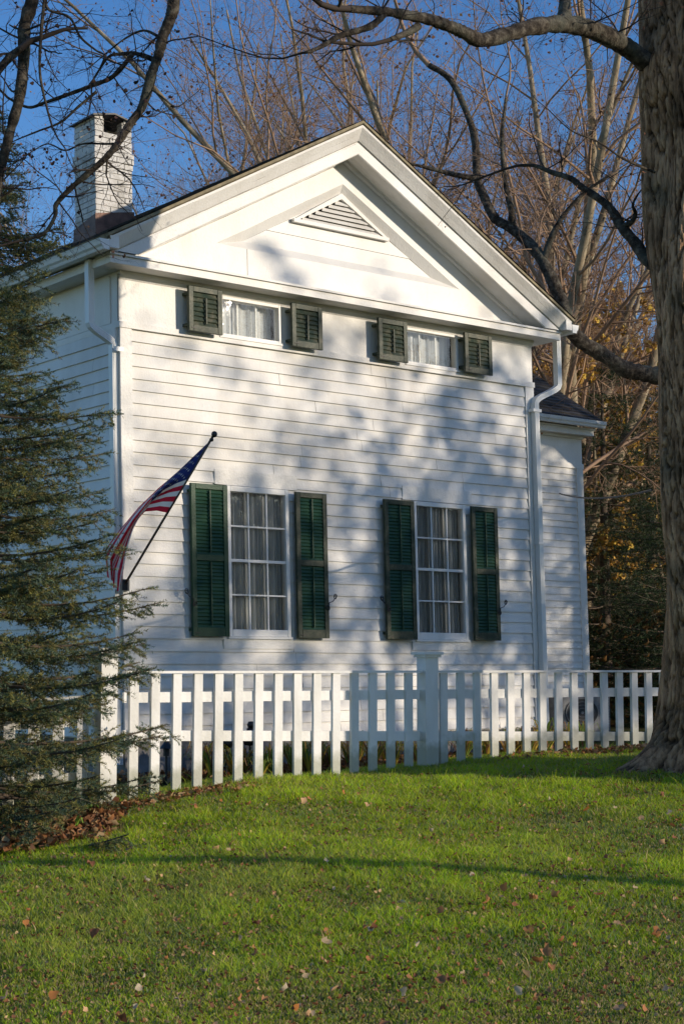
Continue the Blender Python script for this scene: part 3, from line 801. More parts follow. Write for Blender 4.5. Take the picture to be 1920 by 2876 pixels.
for (a, b, h) in ((.885, 1.335, 1), (2.315, 2.765, -1), (3.63, 4.09, 1), (5.05, 5.525, -1)):
    shutter(a, b, 5.35, 5.862, -.12, M['green_worn'], M['green_worn'], False, 'small square worn shutter on the frieze', 0)
# side wall frieze window with dark shutter
sm = MB(); sm.box(U0-.07, U0-.035, 2.05, 2.5, 5.43, 5.86); hb(sm, 'side_shutter', M['green'])
sm = MB(); sm.box(U0-.02, U0-.001, 2.55, 3.4, 5.41, 5.85); hb(sm, 'side_window', M['glass'])

# wing ------------------------------------------------------------------------------
WU0, WU1, WV = 6.375, 10.44, 3.0
wg = MB(); wg.box(WU0, WU1, WV+.001, WV+4.4, .8, 5.36)
wg.box(WU0, WU1+.015, WV-.035, WV, 4.80, 4.885); wg.box(WU0, WU1+.002, WV-.014, WV, 4.886, 5.33); wg.box(WU1-.15, WU1+.001, WV-.03, WV, .8, 4.799)
wg.box(WU0, WU1+.01, WV-.05, WV, 5.29, 5.33)
wing = hb(wg, 'wing', M['trim'])
ws = MB(); xw = lambda u, v, z: (u, v+WV, z)
boards(ws, WU0, WU1-.15, .815, 4.80, .108, [], .006, xmap=xw); hb(ws, 'wing_siding', M['siding'], wing)
we = MB(); we.box(WU0, WU1+.10, WV-.20, WV, 5.332, 5.42); we.box(WU0, WU1+.12, WV-.225, WV+.0, 5.421, 5.45)
hb(we, 'wing_cornice', M['trim'], wing)
wr = MB(); wc = []; wm = .65; ve = WV-.34; ze = 5.565
shingled((WU0-.3, ve, ze), (WU1+.17, ve, ze), (WU0-.3, ve+2.6, ze+2.6*wm), (WU1+.17, ve+2.6, ze+2.6*wm), .125, .016, wr, wc, .006)
wro = hb(wr, 'wing_roof', M['shingle'], wing, cols=wc)
wd = MB(); wd.quad((WU0-.3, ve, ze-.01), (WU1+.16, ve, ze-.01), (WU1+.16, ve+2.6, ze-.01+2.6*wm), (WU0-.3, ve+2.6, ze-.01+2.6*wm))
wd.quad((WU0-.3, ve+2.6, ze+2.6*wm), (WU1+.16, ve+2.6, ze+2.6*wm), (WU1+.16, ve+5.2, ze), (WU0-.3, ve+5.2, ze))
wd.quad((WU1+.05, ve+.3, ze-.15), (WU1+.05, ve+4.9, ze-.15), (WU1+.05, ve+2.6, ze+2.5*wm)); hb(wd, 'wing_roof_deck', M['drip'], wing)
gt = MB(); prof = [(0, .10), (0, 0), (.07, 0), (.08, .03), (.10, .05), (.11, .10), (.10, .10), (.09, .055), (.006, .006), (.006, .10)]
for (a1, z1), (a2, z2) in zip(prof[:-1], prof[1:]):
    gt.quad((WU0, ve-a1+.06, 5.455+z1), (WU0, ve-a2+.06, 5.455+z2), (WU1+.22, ve-a2+.06, 5.455+z2), (WU1+.22, ve-a1+.06, 5.455+z1))
gt.quad(*[(WU1+.22, ve+.06-p[0], 5.455+p[1]) for p in prof[:6]])
hb(gt, 'wing_gutter', M['gutter'], wing)
wf = MB(); wf.box(WU0, WU1-.02, WV+.03, WV+4.3, .0, .8); hb(wf, 'wing_foundation', M['stone'], wing)
# service drop bracket and loose wires on the wing
wi = MB(); q0 = (8.35, WV-.05, 4.28)
pts = [(q0[0]+.02*sin(i*.9), WV-.04-.01*(i % 2), 4.2-i*.3) for i in range(12)]
wi.tube(pts, .008, 5); wi.tube([(8.0, WV-.06, 4.10), (8.15, WV-.07, 3.92), (8.38, WV-.08, 3.9), (8.42, WV-.08, 4.1), (8.36, WV-.09, 4.28), (8.55, WV-.1, 4.34), (8.8, WV-.1, 3.95), (9.0, WV-.1, 3.9), (8.95, WV-.12, 4.28)], .009, 5)
hb(wi, 'wiring', M['iron'], wing)

# ------------------------------------------------------------ overhead cable
p0 = at(1570, 1386, 24.2); p1 = at(1830, 1376, 15.2)
cb = MB(); L_ = []
for i in range(13):
    t = i/12; L_.append((p0[0]+(p1[0]-p0[0])*t-0, p0[1]+(p1[1]-p0[1])*t, p0[2]+(p1[2]-p0[2])*t-.25*4*t*(1-t)*.3))
cb.tube(L_, .011, 5)
tag(cb.build('cable', M['iron']), 'black service cable running from the wing wall to the big trunk', 'cable')

# ------------------------------------------------------------ fences
def fx(n): return (-1.67+.1741*n+.0, 14.2+.11*n)
FA = atan2(.632, 1.0); FD = Vector((cos(FA), sin(FA), 0)); FN = Vector((sin(FA), -cos(FA), 0)); UPV = Vector((0, 0, 1))
FT = 1.562
def picket(mb, p, D, Nn, w, t, z0, z1, lean=0.):
    c = Vector((p[0], p[1], 0)); a = D*(w/2); n = Nn*(t); r = .006; i = len(mb.v)
    for z, lz in ((z0, 0), (z1, 1)):
        o = c+D*(lean*(z-z0))+UPV*z
        for q in (-a, a, a*(1-2*r/w)+n, -a*(1-2*r/w)+n): mb.v.append(tuple(o+q))
        # insert chamfer points
    # faces: 0,1,2,3 bottom ; 4..7 top (back-left, back-right, front-right, front-left)
    for f in ((0, 1, 5, 4), (1, 2, 6, 5), (2, 3, 7, 6), (3, 0, 4, 7), (4, 5, 6, 7), (3, 2, 1, 0)): mb.f.append(tuple(i+k for k in f))
fence = empty('picket_fence', (fx(14)[0], fx(14)[1], gz(*fx(14))))
tag(fence, 'white picket fence with a flat top rail in front of the house', 'fence')
def into(o, par):
    o.parent = par; o.matrix_parent_inverse = Matrix.Translation(-Vector(par.location)); return o
def picket_bottom(x, y): return gz(x, y)+.005
NEND = 31
for n in range(-1, NEND):
    if n == 14: continue
    m_ = MB(); x, y = fx(n+.22+random.uniform(-.015, .015)); b = picket_bottom(x, y)+random.uniform(-.008, .006)
    picket(m_, (x, y), FD, FN, .094, .026, b, FT-.024, random.uniform(-.003, .003)); into(m_.build('picket', M['fence']), fence)
def rail(mb, a, b, D, Nn, z0a, z0b, h, t0, t1):
    """between points a, b"""
    i = len(mb.v)
    for p, z in ((a, z0a), (b, z0b)):
        for (o, zz) in ((t0, 0), (t1, 0), (t1, h), (t0, h)):
            q = Vector((p[0], p[1], 0))+Nn*o; mb.v.append((q.x, q.y, z+zz))
    for f in ((0, 1, 5, 4), (1, 2, 6, 5), (2, 3, 7, 6), (3, 0, 4, 7), (0, 3, 2, 1), (4, 5, 6, 7)): mb.f.append(tuple(i+k for k in f))
A0 = fx(-1.2); B0 = fx(NEND+.5); PM = fx(14.35)
pm_l = fx(13.9); pm_r = fx(14.8)
for (a, b) in ((A0, pm_l), (pm_r, B0)):
    m_ = MB(); rail(m_, a, b, FD, FN, FT-.022, FT-.022, .022, -.045, .045); into(m_.build('top_rail', M['fence']), fence)
    for zz in (-.235, None):
        m_ = MB()
        if zz is not None: rail(m_, a, b, FD, FN, FT-.275, FT-.275, .09, -.036, -.001)
        else:
            # the lower rail rises gently with the ground
            za = 1.6-(2066-1872)/4568*14.0-.07; zb = 1.6-(2066-1872)/4568*14.0-.07
            la = .955+(a[0]+1.67)*(-.028); lb = .955+(b[0]+1.67)*(-.028)
            rail(m_, a, b, FD, FN, la, lb, .092, -.036, -.001)
        into(m_.build('rail', M['fence']), fence)
def post(cx, cy, w, ztop, D, Nn, par, name='post'):
    m_ = MB(); zb = gz(cx, cy)-.05
    m_.obox((cx, cy, (zb+ztop)/2), D, w/2, Nn, w/2, UPV, (ztop-zb)/2)
    o = into(m_.build(name, M['fence']), par)
    c = MB(); c.obox((cx, cy, ztop+.012), D, w/2+.020, Nn, w/2+.020, UPV, .012); c.obox((cx, cy, ztop+.037), D, w/2+.040, Nn, w/2+.040, UPV, .0125)
    co_ = c.build('post_cap', M['fence']); co_.parent = o
    return o
post(PM[0], PM[1], .15, 1.69, FD, FN, fence)
cpx, cpy = -2.02, 13.96
D2 = Vector((.995, .10, 0)).normalized(); N2 = Vector((D2.y, -D2.x, 0))
cpost = MB(); 
post(cpx, cpy, .15, 1.71, FD, FN, fence)
# lower fence running left from the corner post
lf = empty('picket_fence', (-3.0, 13.86, gz(-3.0, 13.86)))
tag(lf, 'lower stretch of white picket fence behind the spruce branches', 'fence')
for i in range(12):
    x = cpx-.19-.205*i; y = cpy-.10*(cpx-x); m_ = MB(); zt = 1.335-.012*i
    picket(m_, (x, y), D2, N2, .10, .026, gz(x, y)+.01, zt, 0); into(m_.build('picket', M['fence']), lf)
e0 = (cpx-.08, cpy-.0); e1 = (cpx-2.7, cpy-.27)
for (z0_, z1_, h, t0, t1, nm) in ((1.337, 1.305-.12, .022, -.045, .045, 'top_rail'), (1.10, .95, .09, -.036, -.001, 'rail'), (.62, .47, .09, -.036, -.001, 'rail')):
    m_ = MB(); rail(m_, e0, e1, D2, N2, z0_, z1_, h, t0, t1); into(m_.build(nm, M['fence']), lf)

# ------------------------------------------------------------ flag
fb = Vector(at(352, 1640, 17.38)); ft = Vector(at(598, 1226, 16.75))
fg = empty('flag_on_pole', tuple(fb)); tag(fg, 'American flag hanging limp from a slanting pole on the corner of the house', 'flag')
pl = MB(); pl.tube([fb, ft], .0135, 10); into(pl.build('pole', M['pole'], smooth=True), fg)
bl = MB()
bl.lathe([(.0, -.035), (.018, -.030), (.030, -.012), (.032, .004), (.024, .024), (.0, .034)], tuple(ft+(ft-fb).normalized()*.03), 14)
bl.lathe([(.0, -.03), (.02, -.024), (.022, 0), (.012, .01), (0, .012)], tuple(ft-(ft-fb).normalized()*.03), 12)
into(bl.build('finial', M['iron'], smooth=True), fg)
bk2 = MB(); bk2.box(fb.x-.03, fb.x+.03, fb.y-.01, fb.y+.14, fb.z-.07, fb.z+.05); into(bk2.build('pole_bracket', M['iron']), fg)
# cloth: rows along the hoist (h 0 top..1 bottom), columns along the fly; outlines traced at the cloth's own depth
def poly(pts, t):
    seg = [0]
    for a, b in zip(pts[:-1], pts[1:]): seg.append(seg[-1]+math.hypot(b[0]-a[0], b[1]-a[1]))
    s = t*seg[-1]
    for i in range(len(pts)-1):
        if s <= seg[i+1] or i == len(pts)-2:
            k = (s-seg[i])/max(1e-6, seg[i+1]-seg[i]); return tuple(pts[i][j]+(pts[i+1][j]-pts[i][j])*k for j in range(len(pts[i])))
topE = [(590, 1238), (545, 1280), (500, 1322), (440, 1372), (385, 1425), (340, 1480), (310, 1520), (294, 1545), (296, 1575), (300, 1610)]
botE = [(468, 1440), (440, 1434), (405, 1437), (385, 1458), (368, 1490), (358, 1525), (350, 1560), (346, 1600), (340, 1640), (335, 1672)]
topE += []; NW, NH = 90, 78
fv = []; fc = []
for j in range(NH+1):
    h = j/NH
    for i in range(NW+1):
        w = i/NW
        a = poly(topE, w); b = poly(botE, w)
        # hoist edge follows the pole exactly
        x = a[0]+(b[0]-a[0])*h; y = a[1]+(b[1]-a[1])*h
        amp = min(1, w*3)
        x += amp*4*sin(h*13+w*3); Yd = 16.79+.52*(590-x)/250
        Yd += amp*(.055*sin(h*12+w*2.2)+.03*sin(h*23+w*5))
        fv.append(at(x, y, Yd-.02))
        stripe = int(min(12, h*13)); red = (.62, .018, .045); wht = (.86, .84, .80); blu = (.022, .035, .17)
        c = red if stripe % 2 == 0 else wht
        if h < 7/13 and w < .40: c = blu
        fc.append(c)
ff = []
for j in range(NH):
    for i in range(NW): a = j*(NW+1)+i; ff.append((a, a+1, a+NW+2, a+NW+1))
# duplicate vertices at colour borders by colouring per face
V = np.array(fv, np.float32); Fa = np.array(ff); Vn = V[Fa].reshape(-1, 3)
hh = (np.arange(NH)+.5)/NH; ww = (np.arange(NW)+.5)/NW
Cn = np.zeros((NH, NW, 3))
for j in range(NH):
    for i in range(NW):
        st = int(hh[j]*13); Cn[j, i] = (.62, .018, .045) if st % 2 == 0 else (.86, .84, .80)
        if hh[j] < 7/13 and ww[i] < .36: Cn[j, i] = (.022, .035, .17)
Cn = np.repeat(Cn.reshape(-1, 1, 3), 4, 1).reshape(-1, 3)
fo = np_mesh('cloth', Vn, np.arange(len(Vn)).reshape(-1, 4), M['flagcloth'], col=Cn, smooth=False); into(fo, fg)
stv = MB()
def clothpt(h, w, off=.006):
    a = poly(topE, w); b = poly(botE, w); x = a[0]+(b[0]-a[0])*h; y = a[1]+(b[1]-a[1])*h
    amp = min(1, w*3); x += amp*4*sin(h*13+w*3); Yd = 16.79+.52*(590-x)/250+amp*(.055*sin(h*12+w*2.2)+.03*sin(h*23+w*5))
    return Vector(at(x, y, Yd-.02-off))
for r_ in range(9):
    for q in range(6 if r_ % 2 == 0 else 5):
        h = (r_+1)/10*7/13; w = (q+(.7 if r_ % 2 == 0 else 1.2))/6.2*.36
        c = clothpt(h, w); du = (clothpt(h, w+.01)-c).normalized()*.017; dv = (clothpt(h+.01, w)-c).normalized()*.017; P10 = []
        for k in range(10):
            t = pi/2+k*pi/5; r = 1 if k % 2 == 0 else .4; P10.append(c+du*(cos(t)*r)-dv*(sin(t)*r))
        i0 = len(stv.v); stv.v.append(tuple(c)); stv.v += [tuple(p) for p in P10]
        for k in range(10): stv.f.append((i0, i0+1+k, i0+1+(k+1) % 10))
sm_ = simple('star_white', (.6, .58, .55), .8, 0, 8, .1, 0)
so = stv.build('stars', sm_); so.parent = fo; 

# ------------------------------------------------------------ small things by the wall
def hw(u, v): uu = u; return (LX+uu*c_-v*s_, LY+uu*s_+v*c_)
c_, s_ = cos(TH), sin(TH)
def lawn_light(x, y):
    o = empty('path_light', (x, y, gz(x, y))); tag(o, 'dark cone-topped path light behind the second picket gap from the left post', 'path light')
    a = MB(); a.lathe([(.0, .47), (.012, .46), (.07, .38), (.072, .375), (.03, .375)], n=14); a.build('lamp_cap', M['iron'], o, smooth=True)
    b = MB(); b.tube([(0, 0, -.05), (0, 0, .30)], .012, 8); b.tube([(0, 0, .30), (0, 0, .38)], .032, 10); b.build('stem', M['iron'], o)
p = at(468, 2060, 16.8); lawn_light(p[0], p[1])
def ornament(px, Y, label, prof, z):
    q = at(px, 2060, Y); o = empty('garden_ornament', (q[0], q[1], gz(q[0], q[1]))); tag(o, label, 'ornament')
    a = MB(); a.lathe(prof, n=14); ob = a.build('bowl', M['iron'], o, smooth=True)
    b = MB(); b.tube([(0, 0, -.05), (0, 0, z)], .011, 6); b.build('stake', M['iron'], o)
    return o
ornament(636, 17.4, 'round dark ornament on a stake by the clapboard wall', [(.0, .50), (.04, .485), (.075, .44), (.08, .40), (.06, .36), (.0, .34)], .4)
o = ornament(702, 17.7, 'dark bird-shaped ornament on a stake near the foundation', [(.0, .36), (.06, .37), (.085, .42), (.07, .48), (.04, .52), (.035, .55), (.0, .56)], .4)
a = MB(); a.lathe([(.0, .0), (.035, .01), (.045, .045), (.03, .075), (.0, .08)], (.012, 0, .545), 12); a.tube([(.05, 0, .585), (.10, 0, .575)], [.012, .003], 6); a.build('head', M['iron'], o, smooth=True)

# air conditioner behind the fence at right
acp = at(1645, 2078, 24.2); az_ = TH
ac = empty('air_conditioner', (acp[0], acp[1], gz(acp[0], acp[1])), az_-.1); tag(ac, 'grey outdoor air conditioner with a round fan grille behind the fence', 'air conditioner')
a = MB(); a.box(-.47, .47, 0, .36, .18, 1.12); a.box(-.49, .49, -.015, .38, 1.121, 1.15); a.box(-.40, -.3, .02, .34, 0, .18); a.box(.3, .4, .02, .34, 0, .18); a.build('casing', M['unit'], ac)
a = MB(); K = 28
for r0, r1 in ((.0, .03), (.09, .10), (.16, .17), (.23, .24), (.30, .32)):
    for i in range(K):
        t0, t1 = 2*pi*i/K, 2*pi*(i+1)/K; cc = (-.08, .66)
        a.quad((cc[0]+r0*cos(t0), -.018, cc[1]+r0*sin(t0)), (cc[0]+r1*cos(t0), -.018, cc[1]+r1*sin(t0)), (cc[0]+r1*cos(t1), -.018, cc[1]+r1*sin(t1)), (cc[0]+r0*cos(t1), -.018, cc[1]+r0*sin(t1)))
a.build('fan_grille', M['unit'], ac)
a = MB(); a.lathe([(.0, 0), (.33, 0)], n=28); o = a.build('fan_opening', M['grille'], ac); o.rotation_euler = (pi/2, 0, 0); o.location = (-.08, -.006, .66)
a = MB()
for i in range(14): a.box(-.468, -.44, -.004, .0, .25+i*.06, .27+i*.06); a.box(.30, .45, -.005, .0, .25+i*.06, .265+i*.06)
a.build('side_louvres', M['grille'], ac); ac.scale = (1, 1, .68)

# plants along the foundation
def clump(x, y, n, h, cols, name, label, cat, group, wd=.018):
    r = random; mb = MB(); cl = []
    for i in range(n):
        a = r.random()*6.28; hh_ = h*r.uniform(.6, 1.1); sp = h*r.uniform(.25, .9); c = r.choice(cols); w = wd*r.uniform(.6, 1.2)
        P0 = []; 
        for k in range(6):
            t = k/5; rr = sp*t; zz = hh_*(1-(1-t*1.25)**2) if t < .8 else hh_*(1-(1-.8*1.25)**2)-(t-.8)*hh_*1.4
            P0.append((rr*cos(a), rr*sin(a), max(0, zz), w*(1-t*.85)))
        for k in range(5):
            (x0, y0, z0, w0), (x1, y1, z1, w1) = P0[k], P0[k+1]; nx, ny = -sin(a), cos(a)
            mb.quad((x0-nx*w0, y0-ny*w0, z0), (x0+nx*w0, y0+ny*w0, z0), (x1+nx*w1, y1+ny*w1, z1), (x1-nx*w1, y1-ny*w1, z1))
            f = r.uniform(.8, 1.2); cl += [(c[0]*f, c[1]*f, c[2]*f)]*4
    o = mb.build(name, M['leaf'], loc=(x, y, gz(x, y)-.01), cols=cl); tag(o, label, cat, group); return o
PC = [(.18, .27, .05), (.60, .45, .06), (.48, .30, .07), (.24, .32, .06), (.32, .17, .08)]
for i in range(34):
    u = .5+6.1*(i+.5)/34+random.uniform(-.08, .08); v = -.45-random.uniform(0, .6); x, y = hw(u, v)
    clump(x, y, 30, random.uniform(.28, .46), PC, 'daylily', 'clump of yellowing strap leaves in the bed along the foundation', 'plant', 'daylily clumps along the foundation')
for i, (px, Y) in enumerate(((208, 12.6), (250, 13.3), (20, 12.9))):
    p = at(px, 2300, Y)
    clump(p[0], p[1], 16, .14, [(.16, .28, .03), (.10, .2, .03)], 'weed', ['small bright green weed at the right end of the leaf heap', 'low green weed between leaf heap and fence foot', 'green weed at the left picture edge under the spruce'][i], 'weed', None, .022)

# ------------------------------------------------------------ TREES
def grow(lines, p, d, L, r, lev, cfg, rnd):
    """random branching; lines[lev] collects (pts, radii)"""
    n = cfg['seg'][lev]; pts = [p]; rad = [r]; q = p; dd = d; st = L/n
    wob = cfg['wob'][lev]; up = cfg['up'][lev]; endr = r*cfg['taper'][lev]
    for i in range(n):
        dx = dd[0]+rnd.gauss(0, wob); dy = dd[1]+rnd.gauss(0, wob); dz = dd[2]+rnd.gauss(0, wob)+up
        m = 1/sqrt(dx*dx+dy*dy+dz*dz); dd = (dx*m, dy*m, dz*m)
        q = (q[0]+dd[0]*st, q[1]+dd[1]*st, q[2]+dd[2]*st); pts.append(q); rad.append(r+(endr-r)*(i+1)/n)
    lines.setdefault(lev, []).append((pts, rad))
    if lev+1 >= len(cfg['seg']): return
    k = cfg['kids'][lev]; k = max(1, int(k*rnd.uniform(.8, 1.2)*cfg.get('dens', 1)**(lev > 0)))
    for i in range(k):
        t = cfg['t0'][lev]+(1-cfg['t0'][lev])*(i+rnd.random())/k; j = min(n-1, int(t*n)); f = t*n-j
        a, b = pts[j], pts[j+1]; pos = (a[0]+(b[0]-a[0])*f, a[1]+(b[1]-a[1])*f, a[2]+(b[2]-a[2])*f)
        ax = (b[0]-a[0], b[1]-a[1], b[2]-a[2]); m = 1/sqrt(sum(c*c for c in ax)); ax = tuple(c*m for c in ax)
        rv = (rnd.gauss(0, 1), rnd.gauss(0, 1), rnd.gauss(0, 1)); dt = sum(rv[c]*ax[c] for c in range(3)); rv = tuple(rv[c]-dt*ax[c] for c in range(3)); m = 1/(sqrt(sum(c*c for c in rv))+1e-6)
        an = radians(cfg['ang'][lev]*rnd.uniform(.7, 1.3)); nd = tuple(ax[c]*cos(an)+rv[c]*m*sin(an) for c in range(3))
        rr = (rad[j]+(rad[j+1]-rad[j])*f)*cfg['rr'][lev]*rnd.uniform(.8, 1.1)
        grow(lines, pos, nd, L*cfg['lr'][lev]*rnd.uniform(.65, 1.15)*(1-.45*t*(lev > 0)), rr, lev+1, cfg, rnd)
def tree_obj(name, lines, loc, mats, sides=(8, 6, 4, 3, 3), split=2, parent=None):
    root = empty(name, loc); V1 = []; F1 = []; b = 0
    for part, levs in (('trunk', [l for l in lines if l < split]), ('crown', [l for l in lines if l >= split])):
        V1 = []; F1 = []; b = 0
        for l in levs:
            v, f = tubes_np(lines[l], sides[min(l, len(sides)-1)]); V1.append(v); F1.append(f+b); b += len(v)
        if V1: np_mesh(part, np.concatenate(V1), np.concatenate(F1), mats[0 if part == 'trunk' else 1], root, smooth=True)
    return root
def leaves_on(lines, lev, n, size, cols, parent, seed=3, name='leaves'):
    r = np.random.default_rng(seed); L = lines[lev]; idx = r.integers(0, len(L), n)
    P3 = np.array([L[i][0][-1-int(r.random()*2)] for i in idx])+r.normal(0, .05, (n, 3))
    V, Ft, C = leaf_geo(n, P3, size*(.6+.8*r.random(n)), cols, 1.5, seed); return np_mesh(name, V, Ft, M['leaf'], parent, col=C)

def multistem(seed, H=17, stems=7, spread=16, dens=1.0, r0=.16):
    rnd = random.Random(seed); lines = {}
    grow(lines, (0, 0, -.3), (0, 0, 1), 3.0, r0*1.9, 0, dict(seg=[4], wob=[.02], up=[0], taper=[.9], kids=[0], t0=[0], ang=[0], rr=[0], lr=[0]), rnd)
    cfg = dict(seg=[1, 11, 8, 5, 4, 3], wob=[0, .085, .13, .17, .2, .22], up=[0, .015, .030, .035, .02, .0], taper=[.9, .14, .2, .3, .5, .6],
               kids=[0, 13, 8, 7, 5], t0=[0, .14, .12, .1, .1], ang=[0, 40, 42, 42, 45], rr=[0, .46, .52, .62, .75], lr=[0, .42, .48, .5, .5], dens=dens)
    for k in range(stems):
        a = 2*pi*(k+rnd.random()*.7)/stems; an = radians(spread*rnd.uniform(.4, 1.5)); d = (sin(an)*cos(a), sin(an)*sin(a), cos(an))
        grow(lines, (.12*cos(a), .12*sin(a), 1.6+rnd.random()*1.2), d, (H-2)*rnd.uniform(.8, 1.05), r0*rnd.uniform(.7, 1.05), 1, cfg, rnd)
    return lines
def place_copy(root, loc, rz, sc, label, group=None, cat='tree'):
    c = root.copy(); COL.objects.link(c); c.location = loc; c.rotation_euler = (0, 0, rz); c.scale = (sc,)*3
    for k in ('label', 'category', 'group'):
        if k in c: del c[k]
    for ch in root.children: d = ch.copy(); COL.objects.link(d); d.parent = c
    tag(c, label, cat, group); return c
MT = [M['far_bark'], M['red_twig']]; MG = [M['far_bark'], M['grey_twig']]
LA = multistem(101, 18, 8, 27, 1.05, .16); tA = tree_obj('maple_tree', LA, (0, 0, 0), MT)
leaves_on(LA, 4, 2000, .032, [(.42, .22, .04), (.30, .15, .05), (.24, .11, .05)], tA, 5)
LB = multistem(102, 18, 7, 30, 1.1, .18); tB = tree_obj('maple_tree', LB, (0, 0, 0), MT)
leaves_on(LB, 4, 2000, .032, [(.30, .16, .06), (.24, .10, .05), (.36, .2, .05)], tB, 6)
LC = multistem(103, 12, 9, 30, 1.35, .09); tC = tree_obj('maple_tree', LC, (0, 0, 0), MT)
leaves_on(LC, 4, 3500, .035, [(.20, .09, .06), (.26, .12, .06)], tC, 7)
def gl(px, Y): q = at(px, 1800, Y); return (q[0], Y, gz(q[0], Y)-.1)
tA.location = gl(1455, 31); tag(tA, 'tall bare maple fanning upward right behind the gable peak', 'tree')
tB.location = gl(1590, 33.5); tB.rotation_euler = (0, 0, 1.0); tag(tB, 'tall bare tree with pale spreading stems behind the wing roof', 'tree')
place_copy(tA, gl(1220, 42), 2.2, 1.05, 'bare tree behind the middle of the right roof slope')
place_copy(tA, gl(1800, 46), 4.4, .85, 'bare tree seen left of the big foreground trunk')
place_copy(tB, gl(1340, 37), 3.9, .92, 'forking bare tree between the gable slope and the two tall maples')
tC.location = gl(560, 38); tag(tC, 'low bushy bare tree with reddish twigs beside the chimney', 'tree')
place_copy(tC, gl(800, 42), 1.4, 1.45, 'reddish bare tree above the left roof slope')
place_copy(tC, gl(690, 36), 5.2, 1.25, 'twiggy reddish bare tree just right of the chimney')
place_copy(tC, gl(1010, 46), 2.9, 1.75, 'dense reddish bare tree behind the gable peak')
place_copy(tC, gl(130, 52), 4.0, 1.0, 'thin pale bare tree left of the chimney')

# woodland at the right, one thing each
rw = random.Random(5)
def wood_tree(seed, H, dens=.7):
    rnd = random.Random(seed); lines = {}
    cfg = dict(seg=[9, 6, 4, 3], wob=[.035, .11, .16, .2], up=[.02, .04, .03, .0], taper=[.15, .25, .35, .5], kids=[20, 7, 6], t0=[.22, .2, .1], ang=[52, 42, 45], rr=[.42, .5, .6], lr=[.27, .45, .5], dens=dens)
    grow(lines, (0, 0, -.2), (rnd.gauss(0, .04), rnd.gauss(0, .04), 1), H, H*.012, 0, cfg, rnd); return lines
YEL = [(.72, .50, .09), (.60, .36, .08), (.42, .24, .08)]; BRN = [(.42, .20, .08), (.50, .27, .10), (.30, .14, .05)]
wt = []
for i, (H, pal) in enumerate(((13, YEL), (15, BRN), (11, YEL))):
    L_ = wood_tree(200+i, H); t = tree_obj('wood_tree', L_, (0, 0, 0), MG, split=1); leaves_on(L_, 3, 4200, .11, pal, t, 20+i); wt.append(t)
desc = ['slim woodland tree with yellow leaves beside the wing', 'woodland tree with brown hanging leaves right of the wing', 'low woodland tree with bright yellow leaves behind the cable']
spots = [(1655, 37), (1760, 40), (1700, 34), (1620, 46), (1720, 49), (1800, 44), (1560, 52), (1680, 56), (1780, 60), (1850, 52), (1500, 60), (1640, 66), (1740, 70), (1830, 68), (1900, 38), (1960, 45)]
where = ['', '', '', 'second row just right of the wing eave', 'second row in the middle of the gap', 'second row against the big trunk', 'far row behind the wing roof', 'far row left of the gap middle', 'far row right of the gap middle', 'far row hidden by the trunk edge', 'farthest row behind the main roof', 'farthest row at the wing eave', 'farthest row in the gap middle', 'farthest row by the trunk', 'edge row behind the trunk', 'edge row right of the trunk']
for i, (px, Y) in enumerate(spots):
    src = wt[i % 3]
    if i < 3: src.location = gl(px, Y); src.scale = ((2.2+.16*Y)/(13, 15, 11)[i],)*3; tag(src, desc[i], 'tree', 'autumn woodland trees at the right')
    else: place_copy(src, gl(px, Y), rw.random()*6.28, (2.2+.165*Y)/(13, 15, 11)[i % 3]*rw.uniform(.85, 1.05), ['yellow', 'brown', 'golden'][i % 3]+'-leaved woodland tree, '+where[i], 'autumn woodland trees at the right')

